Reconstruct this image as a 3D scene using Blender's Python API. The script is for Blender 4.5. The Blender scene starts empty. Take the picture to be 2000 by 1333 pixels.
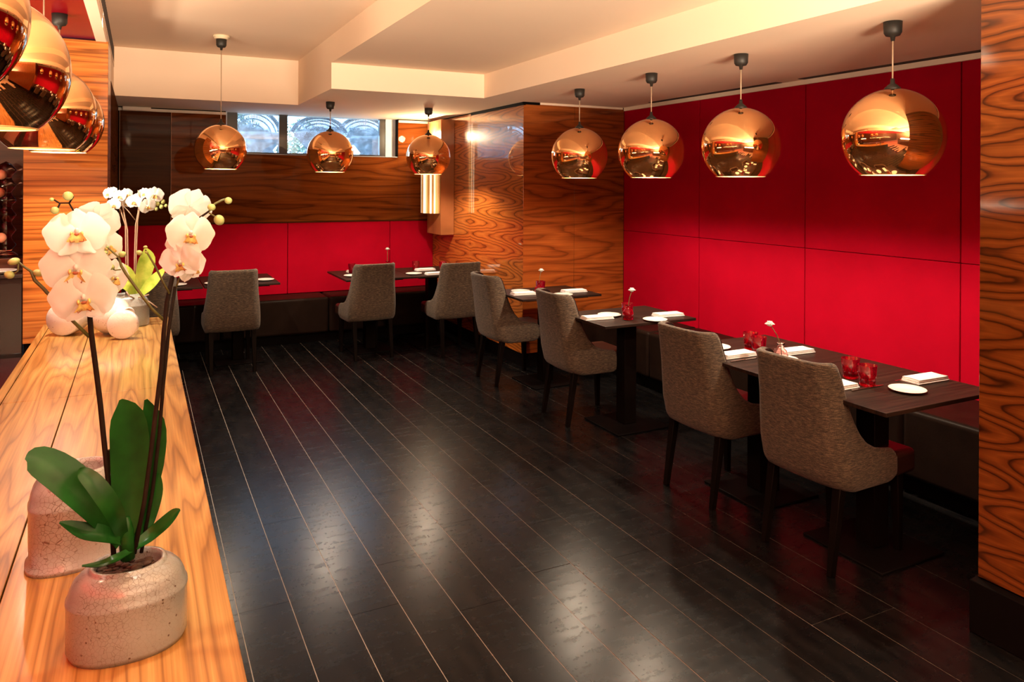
import bpy, bmesh, math, random
from mathutils import Vector, Matrix, noise as mnoise
random.seed(7)
S = bpy.context.scene
COL = S.collection
PI = math.pi

# ------------------------------------------------------------------ camera
F, CX, HC, HGT = 1450.0, 1000.0, 361.5, 1.65
PSI, ROLL = math.atan2(728, F), math.radians(0.3)
fwd = Vector((math.sin(PSI), math.cos(PSI), 0))
rgt0 = Vector((math.cos(PSI), -math.sin(PSI), 0))
up0 = Vector((0, 0, 1))
rgt = rgt0*math.cos(ROLL) + up0*math.sin(ROLL)
upv = -rgt0*math.sin(ROLL) + up0*math.cos(ROLL)
cd = bpy.data.cameras.new('camera')
cd.sensor_width = 36; cd.lens = 36*F/2000; cd.shift_y = -(666.5-HC)/2000
cd.clip_start = 0.02; cd.clip_end = 200
cam = bpy.data.objects.new('camera', cd); COL.objects.link(cam)
M = Matrix.Identity(4)
for i in range(3):
    M[i][0] = rgt[i]; M[i][1] = upv[i]; M[i][2] = -fwd[i]
M[2][3] = HGT
cam.matrix_world = M
S.camera = cam

def at(u, v, y):
    """point of the room at depth y (metres from the camera's wall) seen at u, v"""
    d = fwd + rgt*((u-CX)/F) - upv*((v-HC)/F)
    return Vector((0, 0, HGT)) + d*(y/d.y)

# ------------------------------------------------------------------ world, lights, exposure
S.view_settings.view_transform = 'Standard'
S.view_settings.look = 'None'
S.view_settings.gamma = 1
S.view_settings.use_curve_mapping = False
S.view_settings.exposure = 0.0
S.cycles.max_bounces = 9; S.cycles.diffuse_bounces = 4; S.cycles.glossy_bounces = 5
S.cycles.transmission_bounces = 8; S.cycles.transparent_max_bounces = 12
S.cycles.sample_clamp_indirect = 4.0; S.cycles.sample_clamp_direct = 0.0
S.cycles.caustics_reflective = True; S.cycles.caustics_refractive = False
S.cycles.blur_glossy = 1.0
S.cycles.use_denoising = True
w = bpy.data.worlds.new('sky'); S.world = w; w.use_nodes = True
bg = w.node_tree.nodes['Background']
bg.inputs[0].default_value = (0.50, 0.72, 1.0, 1); bg.inputs[1].default_value = 11.0

def area(name, loc, target, sx, sy, power, color):
    l = bpy.data.lights.new(name, 'AREA'); l.shape = 'RECTANGLE'; l.size = sx; l.size_y = sy
    l.energy = power; l.color = color
    o = bpy.data.objects.new(name, l); COL.objects.link(o); o.location = loc
    o.rotation_euler = (Vector(target)-Vector(loc)).to_track_quat('-Z', 'Y').to_euler()
    return o
def spot(name, loc, target, power, color, deg, blend=0.4, rad=0.03):
    l = bpy.data.lights.new(name, 'SPOT'); l.energy = power; l.color = color
    l.spot_size = math.radians(deg); l.spot_blend = blend; l.shadow_soft_size = rad
    o = bpy.data.objects.new(name, l); COL.objects.link(o); o.location = loc
    o.rotation_euler = (Vector(target)-Vector(loc)).to_track_quat('-Z', 'Y').to_euler()
    return o
WARM = (1.0, 0.66, 0.36)
# unseen fill lights added to brighten the ceiling, each behind an added blocker
area('bar_fill_light', (-2.2, 1.2, 1.48), (-2.2, 1.2, 2.6), 0.3, 4.2, 680, (1.0, 0.77, 0.54))
area('bar_fill_light', (-1.6, 4.55, 1.48), (-1.6, 4.55, 2.6), 0.4, 1.2, 70, (1.0, 0.77, 0.54))
area('rear_fill_light', (0.9, -2.50, 1.12), (0.9, -2.50, 2.6), 2.6, 0.3, 4100, (1.0, 0.77, 0.54))
# recessed downlights over the wooden counter
spot('counter_downlight', (-0.04, 1.76, 2.80), (0.03, 1.50, 0.75), 95, (1.0, 0.88, 0.72), 62)
spot('counter_downlight', (-0.15, 3.50, 2.80), (-0.15, 3.3, 0.75), 80, (1.0, 0.88, 0.72), 62)
spot('counter_downlight', (-0.10, 5.05, 2.80), (-0.12, 4.95, 0.75), 150, (1.0, 0.88, 0.72), 56)
BULB_W = 70.0

# ------------------------------------------------------------------ materials
def mat(name):
    m = bpy.data.materials.new(name); m.use_nodes = True
    nt = m.node_tree; p = nt.nodes['Principled BSDF']
    return m, nt, p
def N(nt, t, **kw):
    n = nt.nodes.new(t)
    for k, v in kw.items():
        setattr(n, k, v)
    return n
def math_(nt, op, a, b=None, c=None):
    n = nt.nodes.new('ShaderNodeMath'); n.operation = op
    for i, x in enumerate((a, b, c)):
        if x is None: continue
        if isinstance(x, (int, float)): n.inputs[i].default_value = x
        else: nt.links.new(x, n.inputs[i])
    return n.outputs[0]
def ramp(nt, fac, stops):
    n = nt.nodes.new('ShaderNodeValToRGB'); cr = n.color_ramp
    while len(cr.elements) < len(stops): cr.elements.new(0.5)
    for e, (p, c) in zip(cr.elements, stops):
        e.position = p; e.color = (*c, 1)
    nt.links.new(fac, n.inputs[0]); return n.outputs[0]
def noise(nt, vec, scale, detail=3, rough=0.5):
    n = nt.nodes.new('ShaderNodeTexNoise'); n.inputs['Scale'].default_value = scale
    n.inputs['Detail'].default_value = detail; n.inputs['Roughness'].default_value = rough
    if vec is not None: nt.links.new(vec, n.inputs['Vector'])
    return n.outputs['Fac']
def bump(nt, p, h, strength, dist=0.01):
    n = nt.nodes.new('ShaderNodeBump'); n.inputs['Strength'].default_value = strength
    n.inputs['Distance'].default_value = dist
    nt.links.new(h, n.inputs['Height']); nt.links.new(n.outputs[0], p.inputs['Normal'])
def mixc(nt, fac, a, b, mode='MIX'):
    n = nt.nodes.new('ShaderNodeMix'); n.data_type = 'RGBA'; n.blend_type = mode
    if isinstance(fac, (int, float)): n.inputs[0].default_value = fac
    else: nt.links.new(fac, n.inputs[0])
    for i, x in ((6, a), (7, b)):
        if isinstance(x, tuple): n.inputs[i].default_value = (*x, 1)
        else: nt.links.new(x, n.inputs[i])
    return n.outputs[2]
def xyz(nt):
    g = nt.nodes.new('ShaderNodeNewGeometry'); s = nt.nodes.new('ShaderNodeSeparateXYZ')
    nt.links.new(g.outputs['Position'], s.inputs[0]); return list(s.outputs)
def comb(nt, a, b, c):
    n = nt.nodes.new('ShaderNodeCombineXYZ')
    for i, x in enumerate((a, b, c)):
        if isinstance(x, (int, float)): n.inputs[i].default_value = x
        else: nt.links.new(x, n.inputs[i])
    return n.outputs[0]

def plain(name, col, rough=0.5, metal=0.0, coat=0.0, var=0.06, vscale=8, spec=0.5, bmp=0.0, bscale=80):
    m, nt, p = mat(name)
    tc = nt.nodes.new('ShaderNodeTexCoord')
    f = noise(nt, tc.outputs['Object'], vscale, 4)
    lo = tuple(c*(1-var) for c in col); hi = tuple(min(1, c*(1+var)) for c in col)
    nt.links.new(ramp(nt, f, [(0.3, lo), (0.7, hi)]), p.inputs['Base Color'])
    p.inputs['Roughness'].default_value = rough; p.inputs['Metallic'].default_value = metal
    p.inputs['Coat Weight'].default_value = coat; p.inputs['Specular IOR Level'].default_value = spec
    if bmp: bump(nt, p, noise(nt, tc.outputs['Object'], bscale, 3), bmp, 0.004)
    return m

def wood(name, dark, mid, light, grain, cross, mirror=0.0, gmirror=0.0, sg=0.55, sc=5.0, k=7.0, lines=0.55,
         rough=0.3, coat=1.0, coat_rough=0.03, off=(0, 0, 0), fine=90.0, gshift=0.0, cshift=0.0, warp=0.0, vee=None, coat_ior=1.5, spec=0.15):
    """veneer: contour rings of a stretched noise field, mirrored where the sheets are book-matched"""
    m, nt, p = mat(name)
    s = xyz(nt)
    g, c = s[grain], s[cross]
    t = s[3-grain-cross]
    if gshift: g = math_(nt, 'ADD', g, gshift)
    if cshift: c = math_(nt, 'ADD', c, cshift)
    cm = math_(nt, 'PINGPONG', c, mirror) if mirror else c
    gm = math_(nt, 'PINGPONG', g, gmirror) if gmirror else g
    v = comb(nt, math_(nt, 'MULTIPLY_ADD', gm, sg, off[0]), math_(nt, 'MULTIPLY_ADD', cm, sc, off[1]),
             math_(nt, 'MULTIPLY_ADD', t, 0.7, off[2]))
    f = noise(nt, v, 1.0, 1.5, 0.45)
    f2 = noise(nt, v, 3.2, 2, 0.5)
    h = math_(nt, 'ADD', math_(nt, 'MULTIPLY', f, k), math_(nt, 'MULTIPLY', f2, 0.9))
    h = math_(nt, 'ADD', h, math_(nt, 'MULTIPLY', cm, warp))
    if vee:      # cathedral figure: nested points running along the grain
        A, mm, K = vee
        wav = math_(nt, 'MULTIPLY', math_(nt, 'COSINE', math_(nt, 'MULTIPLY', c, PI/mm)), A)
        h = math_(nt, 'ADD', h, math_(nt, 'MULTIPLY', math_(nt, 'ADD', gm, wav), K))
    p.inputs['Coat IOR'].default_value = coat_ior
    saw = math_(nt, 'FRACT', h)
    tri = math_(nt, 'ABSOLUTE', math_(nt, 'MULTIPLY_ADD', saw, 2.0, -1.0))
    fv = comb(nt, math_(nt, 'MULTIPLY', g, 2.2), math_(nt, 'MULTIPLY', c, fine), math_(nt, 'MULTIPLY', t, 3.0))
    fg = noise(nt, fv, 1.0, 3, 0.6)
    colr = ramp(nt, saw, [(0.0, dark), (0.07, mid), (0.45, light), (0.80, mid), (0.97, dark)])
    big = noise(nt, v, 0.8, 1)
    colr = mixc(nt, math_(nt, 'MULTIPLY', lines, 1.0), ramp(nt, big, [(0.3, mid), (0.7, light)]), colr)
    colr = mixc(nt, 0.55, colr, ramp(nt, fg, [(0.3, (0.45, 0.42, 0.4)), (0.65, (1, 1, 1))]), 'MULTIPLY')
    nt.links.new(colr, p.inputs['Base Color'])
    p.inputs['Roughness'].default_value = rough
    p.inputs['Specular IOR Level'].default_value = spec
    p.inputs['Coat Weight'].default_value = coat; p.inputs['Coat Roughness'].default_value = coat_rough
    return m

W_BACK = wood('veneer_back', (0.025, 0.005, 0.0014), (0.12, 0.028, 0.006), (0.22, 0.060, 0.012), 0, 2, sg=0.55, sc=4.5, k=8, spec=0.0, coat=0.08, off=(3, 1, 0))
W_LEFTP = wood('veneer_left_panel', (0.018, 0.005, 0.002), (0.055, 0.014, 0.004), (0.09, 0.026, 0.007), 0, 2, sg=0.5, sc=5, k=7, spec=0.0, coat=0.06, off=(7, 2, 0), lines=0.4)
W_SIDE = wood('veneer_bookmatch', (0.06, 0.013, 0.002), (0.36, 0.092, 0.014), (0.54, 0.17, 0.03), 1, 2, gmirror=1.2, gshift=-7.112+7.2, sg=1.6, sc=2.6, k=3.0, vee=(0.40, 0.115, 3.6), coat_ior=2.1, coat=1.0, coat_rough=0.012, off=(1.3, 0.4, 0), lines=0.8)
W_COLF = wood('veneer_column', (0.04, 0.009, 0.002), (0.22, 0.048, 0.008), (0.38, 0.10, 0.018), 0, 2, sg=0.8, sc=6, k=7, coat=0.6, off=(5, 3, 0))
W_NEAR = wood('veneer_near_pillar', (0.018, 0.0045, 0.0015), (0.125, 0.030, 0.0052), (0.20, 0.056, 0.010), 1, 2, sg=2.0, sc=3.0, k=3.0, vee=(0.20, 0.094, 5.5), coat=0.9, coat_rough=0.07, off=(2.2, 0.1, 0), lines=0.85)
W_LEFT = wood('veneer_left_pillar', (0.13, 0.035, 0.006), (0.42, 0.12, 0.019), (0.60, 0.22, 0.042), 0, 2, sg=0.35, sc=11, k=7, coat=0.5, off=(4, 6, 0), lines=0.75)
W_TOP = wood('counter_veneer', (0.15, 0.058, 0.012), (0.31, 0.15, 0.036), (0.46, 0.265, 0.078), 1, 0, mirror=0.235, cshift=0.263, sg=0.55, sc=7.0, k=12, coat=0.6, coat_rough=0.12, off=(2.0, 5, 0), lines=0.65, rough=0.4, gshift=0.3, fine=160)
W_COPPER = wood('copper_veneer', (0.10, 0.03, 0.01), (0.30, 0.10, 0.035), (0.38, 0.14, 0.05), 2, 1, sg=1, sc=4, k=3, coat=0.5, lines=0.3)

def mk_table_wood():
    m, nt, p = mat('wenge_table')
    s = xyz(nt)
    v = comb(nt, math_(nt, 'MULTIPLY', s[0], 3.0), math_(nt, 'MULTIPLY', s[1], 60.0), s[2])
    f = noise(nt, v, 1.0, 3)
    nt.links.new(ramp(nt, f, [(0.3, (0.008, 0.005, 0.004)), (0.75, (0.028, 0.014, 0.010))]), p.inputs['Base Color'])
    p.inputs['Roughness'].default_value = 0.42; p.inputs['Specular IOR Level'].default_value = 0.12
    bump(nt, p, f, 0.15, 0.002)
    return m
M_TABLE = mk_table_wood()

def mk_floor():
    m, nt, p = mat('black_floorboard')
    tc = nt.nodes.new('ShaderNodeTexCoord'); oi = nt.nodes.new('ShaderNodeObjectInfo')
    s = xyz(nt)
    v = comb(nt, math_(nt, 'MULTIPLY', s[0], 22.0), math_(nt, 'MULTIPLY', s[1], 5.0), oi.outputs['Random'])
    f = noise(nt, v, 1.0, 4)
    v2 = comb(nt, math_(nt, 'MULTIPLY', s[0], 9.0), math_(nt, 'MULTIPLY', s[1], 34.0), oi.outputs['Random'])
    f2 = noise(nt, v2, 1.0, 3)
    colr = ramp(nt, f, [(0.3, (0.0025, 0.0025, 0.003)), (0.72, (0.008, 0.007, 0.007))])
    nt.links.new(colr, p.inputs['Base Color'])
    sp = noise(nt, tc.outputs['Object'], 55, 4, 0.7)
    r = math_(nt, 'ADD', math_(nt, 'MULTIPLY', f2, 0.12), math_(nt, 'MULTIPLY_ADD', sp, 0.10, 0.15))
    nt.links.new(r, p.inputs['Roughness'])
    bump(nt, p, math_(nt, 'ADD', f2, math_(nt, 'MULTIPLY', sp, 0.2)), 0.07, 0.004)
    p.inputs['Specular IOR Level'].default_value = 0.09
    return m
M_FLOOR = mk_floor()
M_GROUT = plain('pale_board_joint', (0.34, 0.28, 0.23), 0.6)

def mk_fabric():
    m, nt, p = mat('taupe_tweed')
    tc = nt.nodes.new('ShaderNodeTexCoord'); s = nt.nodes.new('ShaderNodeSeparateXYZ')
    nt.links.new(tc.outputs['Object'], s.inputs[0]); s = list(s.outputs)
    v = comb(nt, math_(nt, 'MULTIPLY', s[0], 42.0), math_(nt, 'MULTIPLY', s[1], 42.0), math_(nt, 'MULTIPLY', s[2], 380.0))
    f = noise(nt, v, 1.0, 3, 0.6)
    v2 = comb(nt, math_(nt, 'MULTIPLY', s[0], 420.0), math_(nt, 'MULTIPLY', s[1], 420.0), math_(nt, 'MULTIPLY', s[2], 200.0))
    f2 = noise(nt, v2, 1.0, 2, 0.5)
    ff = math_(nt, 'MULTIPLY_ADD', f, 0.7, math_(nt, 'MULTIPLY', f2, 0.3))
    nt.links.new(ramp(nt, ff, [(0.36, (0.009, 0.0057, 0.0032)), (0.5, (0.050, 0.0335, 0.0205)), (0.64, (0.138, 0.097, 0.062))]), p.inputs['Base Color'])
    p.inputs['Roughness'].default_value = 0.9
    p.inputs['Sheen Weight'].default_value = 0.08
    bump(nt, p, ff, 0.5, 0.004)
    return m
M_FAB = mk_fabric()
M_LEATH = plain('brown_leather', (0.020, 0.008, 0.006), 0.36, spec=0.22, var=0.2, bmp=0.15, bscale=140)
M_BENCH = plain('bench_leather', (0.011, 0.006, 0.0045), 0.36, var=0.2, bmp=0.12, bscale=120, spec=0.05)
M_LEG = plain('dark_leg_wood', (0.004, 0.0025, 0.002), 0.45, var=0.2, spec=0.03)
M_BLACK = plain('black_metal', (0.004, 0.003, 0.003), 0.5, spec=0.03)
M_CAP = plain('black_plastic', (0.016, 0.014, 0.012), 0.55)
M_CREAM = plain('cream_plastic', (0.66, 0.55, 0.38), 0.5)
M_CORD = plain('clear_cord', (0.42, 0.30, 0.20), 0.35)
M_CEIL = plain('ceiling_paint', (0.88, 0.70, 0.54), 0.85, var=0.015, vscale=2)
M_CEIL2 = plain('trim_paint', (0.80, 0.64, 0.50), 0.7, var=0.015, vscale=2)
M_SLOT = plain('vent_slot', (0.03, 0.02, 0.015), 0.7)
M_WHITEBAR = plain('white_trim', (0.66, 0.55, 0.46), 0.5)
M_REARC = plain('rear_ceiling_paint', (0.08, 0.06, 0.045), 0.85)  # dark so the unseen rear ceiling bounces little light forward
M_EDGE = plain('tan_edge_strip', (0.55, 0.30, 0.17), 0.4)
M_PLASTER = plain('rear_wall_paint', (0.22, 0.17, 0.12), 0.7)

def mk_red():
    m, nt, p = mat('red_fabric_panel')
    tc = nt.nodes.new('ShaderNodeTexCoord')
    f = noise(nt, tc.outputs['Object'], 700, 2)
    g = noise(nt, tc.outputs['Object'], 3, 3)
    c = ramp(nt, g, [(0.3, (0.31, 0.0006, 0.012)), (0.7, (0.36, 0.0008, 0.015))])
    nt.links.new(mixc(nt, 0.12, c, ramp(nt, f, [(0.3, (0.6, 0.6, 0.6)), (0.7, (1, 1, 1))]), 'MULTIPLY'), p.inputs['Base Color'])
    p.inputs['Roughness'].default_value = 0.8; p.inputs['Specular IOR Level'].default_value = 0.05
    bump(nt, p, f, 0.15, 0.002)
    return m
M_RED = mk_red()
M_REDG = plain('red_lacquer', (0.20, 0.0006, 0.006), 0.35, coat=0.12, spec=0.1)

def mk_copper():
    m, nt, p = mat('copper_mirror')
    tc = nt.nodes.new('ShaderNodeTexCoord')
    f = noise(nt, tc.outputs['Object'], 9, 3)
    nt.links.new(ramp(nt, f, [(0.3, (0.95, 0.53, 0.25)), (0.7, (0.98, 0.58, 0.29))]), p.inputs['Base Color'])
    p.inputs['Metallic'].default_value = 1.0
    sp = noise(nt, tc.outputs['Object'], 260, 2)
    nt.links.new(ramp(nt, sp, [(0.45, (0.025,)*3), (0.75, (0.07,)*3)]), p.inputs['Roughness'])
    return m
M_COPPER = mk_copper()
M_INNER = plain('gold_lining', (0.80, 0.50, 0.20), 0.38, metal=0.8, var=0.03)
M_RIM = plain('gold_rim', (0.80, 0.50, 0.20), 0.38, metal=0.8, var=0.03)
def see_through(m, t, col):
    """thin metallised film: lets a little of the lamp's light through"""
    nt = m.node_tree; out = nt.nodes['Material Output']; p = nt.nodes['Principled BSDF']
    tr = nt.nodes.new('ShaderNodeBsdfTransparent'); tr.inputs[0].default_value = (*col, 1)
    mx = nt.nodes.new('ShaderNodeMixShader'); mx.inputs[0].default_value = t
    nt.links.new(p.outputs[0], mx.inputs[1]); nt.links.new(tr.outputs[0], mx.inputs[2])
    nt.links.new(mx.outputs[0], out.inputs[0])
see_through(M_COPPER, 0.006, (1.0, 0.86, 0.70))
see_through(M_INNER, 0.5, (1.0, 0.90, 0.76))
def emit(name, col, s):
    m, nt, p = mat(name)
    p.inputs['Base Color'].default_value = (*col, 1)
    p.inputs['Emission Color'].default_value = (*col, 1); p.inputs['Emission Strength'].default_value = s
    p.inputs['Roughness'].default_value = 0.4
    return m
M_BULB = emit('lit_bulb', (1.0, 0.78, 0.48), 14.0)

def mk_sconce():
    m, nt, p = mat('lit_glass_rods')
    s = xyz(nt)
    a = math_(nt, 'ADD', math_(nt, 'MULTIPLY', s[0], 38.0), math_(nt, 'MULTIPLY', s[1], 38.0))
    f = noise(nt, comb(nt, a, math_(nt, 'MULTIPLY', s[2], 0.3), 0.0), 1.0, 2)
    e = ramp(nt, f, [(0.36, (0.28, 0.12, 0.02)), (0.48, (0.9, 0.55, 0.18)), (0.60, (1.0, 0.92, 0.72))])
    nt.links.new(e, p.inputs['Base Color']); nt.links.new(e, p.inputs['Emission Color'])
    p.inputs['Emission Strength'].default_value = 1.1; p.inputs['Roughness'].default_value = 0.2
    return m
M_SCONCE = mk_sconce()
M_SCONCE2 = emit('amber_rod_glass', (0.75, 0.38, 0.10), 0.32)

def glass(name, col, rough=0.02, ior=1.45, tr=1.0):
    m, nt, p = mat(name)
    p.inputs['Base Color'].default_value = (*col, 1); p.inputs['Roughness'].default_value = rough
    p.inputs['Transmission Weight'].default_value = tr; p.inputs['IOR'].default_value = ior
    return m
M_REDGLASS = glass('ruby_glass', (0.80, 0.008, 0.04), ior=1.4, tr=0.90)
M_CLEARGLASS = glass('rose_glass', (0.97, 0.72, 0.70), ior=1.2)
M_DKGLASS = glass('smoky_glass', (0.25, 0.12, 0.08))
def mk_pane():
    m, nt, p = mat('window_glass')
    nt.nodes.remove(p)
    t = nt.nodes.new('ShaderNodeBsdfTransparent'); t.inputs[0].default_value = (0.86, 0.93, 0.97, 1)
    g = nt.nodes.new('ShaderNodeBsdfGlossy'); g.inputs['Roughness'].default_value = 0.02
    tc = nt.nodes.new('ShaderNodeTexCoord')
    d = nt.nodes.new('ShaderNodeBsdfTranslucent'); d.inputs[0].default_value = (0.75, 0.85, 0.95, 1)
    mx0 = nt.nodes.new('ShaderNodeMixShader')
    nt.links.new(ramp(nt, noise(nt, tc.outputs['Object'], 14, 5, 0.7), [(0.45, (0.05,)*3), (0.75, (0.20,)*3)]), mx0.inputs[0])
    nt.links.new(t.outputs[0], mx0.inputs[1]); nt.links.new(d.outputs[0], mx0.inputs[2])
    mx = nt.nodes.new('ShaderNodeMixShader'); mx.inputs[0].default_value = 0.07
    nt.links.new(mx0.outputs[0], mx.inputs[1]); nt.links.new(g.outputs[0], mx.inputs[2])
    nt.links.new(mx.outputs[0], nt.nodes['Material Output'].inputs[0])
    return m
M_PANE = mk_pane()
M_FRAME = plain('dark_window_frame', (0.012, 0.012, 0.016), 0.3, coat=0.3)
M_REVEAL = plain('window_reveal', (0.55, 0.60, 0.70), 0.5)

M_CHINA = plain('white_china', (0.80, 0.77, 0.72), 0.18, var=0.02, coat=0.4)
M_LINEN = plain('white_linen', (0.76, 0.73, 0.72), 0.85, var=0.05, vscale=60, bmp=0.3, bscale=300)
M_STEEL = plain('steel', (0.65, 0.60, 0.55), 0.2, metal=1.0)

def mk_crackle(name, base, line, scale, pits=True):
    m, nt, p = mat(name)
    tc = nt.nodes.new('ShaderNodeTexCoord')
    vo = nt.nodes.new('ShaderNodeTexVoronoi'); vo.feature = 'DISTANCE_TO_EDGE'
    vo.inputs['Scale'].default_value = scale
    nt.links.new(tc.outputs['Object'], vo.inputs['Vector'])
    big = noise(nt, tc.outputs['Object'], 9, 3)
    e = math_(nt, 'ADD', vo.outputs['Distance'], math_(nt, 'MULTIPLY_ADD', big, 0.10, -0.05))
    lf = ramp(nt, e, [(0.0, (1,)*3), (0.035, (0,)*3)])
    c = mixc(nt, lf, ramp(nt, big, [(0.3, tuple(x*0.9 for x in base)), (0.7, base)]), line)
    if pits:
        v2 = nt.nodes.new('ShaderNodeTexVoronoi'); v2.inputs['Scale'].default_value = 62
        nt.links.new(tc.outputs['Object'], v2.inputs['Vector'])
        pf = ramp(nt, v2.outputs['Distance'], [(0.0, (1,)*3), (0.10, (1,)*3), (0.16, (0,)*3)])
        gate = ramp(nt, noise(nt, tc.outputs['Object'], 24, 1), [(0.5, (0,)*3), (0.56, (1,)*3)])
        c = mixc(nt, math_(nt, 'MULTIPLY', pf, gate), c, (0.06, 0.035, 0.02))
    nt.links.new(c, p.inputs['Base Color'])
    p.inputs['Roughness'].default_value = 0.28; p.inputs['Coat Weight'].default_value = 0.5
    p.inputs['Coat Roughness'].default_value = 0.12
    bump(nt, p, math_(nt, 'ADD', math_(nt, 'MULTIPLY', lf, -0.6), noise(nt, tc.outputs['Object'], 38, 3)), 0.25, 0.004)
    return m
M_CRACK = mk_crackle('crackle_glaze', (0.25, 0.27, 0.25), (0.11, 0.09, 0.07), 125)
M_CRACK2 = mk_crackle('wide_crackle_glaze', (0.30, 0.30, 0.265), (0.11, 0.07, 0.045), 95, False)
M_VASE = mk_crackle('pitted_white_glaze', (0.78, 0.74, 0.68), (0.66, 0.60, 0.52), 60)
M_SOIL_SHADE = plain('bark_and_neck_shade', (0.035, 0.018, 0.010), 0.9, var=0.6, vscale=60, bmp=0.8, bscale=60)
M_STEM = plain('dark_stem', (0.014, 0.008, 0.005), 0.75, var=0.4, vscale=30, spec=0.12)
M_GSTEM = plain('green_stem', (0.085, 0.085, 0.020), 0.5, var=0.4, vscale=30)
M_LSTEM = plain('pale_stem', (0.32, 0.22, 0.15), 0.6)

def mk_leaf(name, a, b, rough=0.3):
    m, nt, p = mat(name)
    tc = nt.nodes.new('ShaderNodeTexCoord')
    f = noise(nt, tc.outputs['Object'], 18, 3)
    nt.links.new(ramp(nt, f, [(0.3, a), (0.7, b)]), p.inputs['Base Color'])
    p.inputs['Roughness'].default_value = rough
    p.inputs['Transmission Weight'].default_value = 0.0
    p.inputs['Subsurface Weight'].default_value = 0.0
    p.inputs['Specular IOR Level'].default_value = 0.22
    bump(nt, p, noise(nt, tc.outputs['Object'], 60, 2), 0.1, 0.003)
    return m
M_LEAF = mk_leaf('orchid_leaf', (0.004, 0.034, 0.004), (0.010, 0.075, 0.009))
M_LEAF2 = mk_leaf('lit_orchid_leaf', (0.20, 0.32, 0.03), (0.42, 0.50, 0.09))  # brighter copy of the leaf green, strong light put into the colour
M_BUD = mk_leaf('bud_green', (0.16, 0.26, 0.05), (0.42, 0.48, 0.20))
def mk_petal(name, col):
    m, nt, p = mat(name)
    tc = nt.nodes.new('ShaderNodeTexCoord')
    f = noise(nt, tc.outputs['Object'], 30, 3)
    d = nt.nodes.new('ShaderNodeBsdfDiffuse'); t = nt.nodes.new('ShaderNodeBsdfTranslucent')
    c = ramp(nt, f, [(0.3, tuple(x*0.94 for x in col)), (0.7, col)])
    nt.links.new(c, d.inputs[0]); nt.links.new(c, t.inputs[0])
    mx = nt.nodes.new('ShaderNodeMixShader'); mx.inputs[0].default_value = 0.34
    nt.links.new(d.outputs[0], mx.inputs[1]); nt.links.new(t.outputs[0], mx.inputs[2])
    nt.nodes.remove(p)
    nt.links.new(mx.outputs[0], nt.nodes['Material Output'].inputs[0])
    return m
M_PETAL = mk_petal('white_petal', (0.82, 0.86, 0.82))
M_LIP = plain('yellow_lip', (0.72, 0.52, 0.16), 0.5, var=0.5, vscale=90)
M_LIPR = plain('red_lip', (0.35, 0.10, 0.04), 0.5, var=0.5, vscale=90)
M_WICKER = plain('pale_wicker', (0.035, 0.05, 0.055), 0.7)
M_WICKER_D = plain('grey_wicker', (0.02, 0.03, 0.04), 0.7)
M_TERR = plain('terrace_paving', (0.35, 0.36, 0.36), 0.8)
M_BUSH = mk_leaf('bush_leaf', (0.03, 0.07, 0.02), (0.10, 0.17, 0.06), 0.6)
M_BUILD = plain('pale_facade', (0.70, 0.74, 0.78), 0.8)
M_BLACKG = plain('black_glass_top', (0.010, 0.010, 0.012), 0.08, coat=0.6)
M_CONSOLE = plain('smoked_lacquer', (0.028, 0.020, 0.017), 0.10, coat=0.8)
M_BASEB = plain('black_baseboard', (0.004, 0.003, 0.003), 0.5, spec=0.03)
M_CORAL = plain('coral_glass', (0.75, 0.30, 0.16), 0.15, coat=0.6)
M_DARKWALL = wood('dark_veneer', (0.018, 0.006, 0.003), (0.06, 0.018, 0.007), (0.10, 0.03, 0.012), 0, 2, sg=0.6, sc=5, k=6, coat=0.7, lines=0.5)

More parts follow.
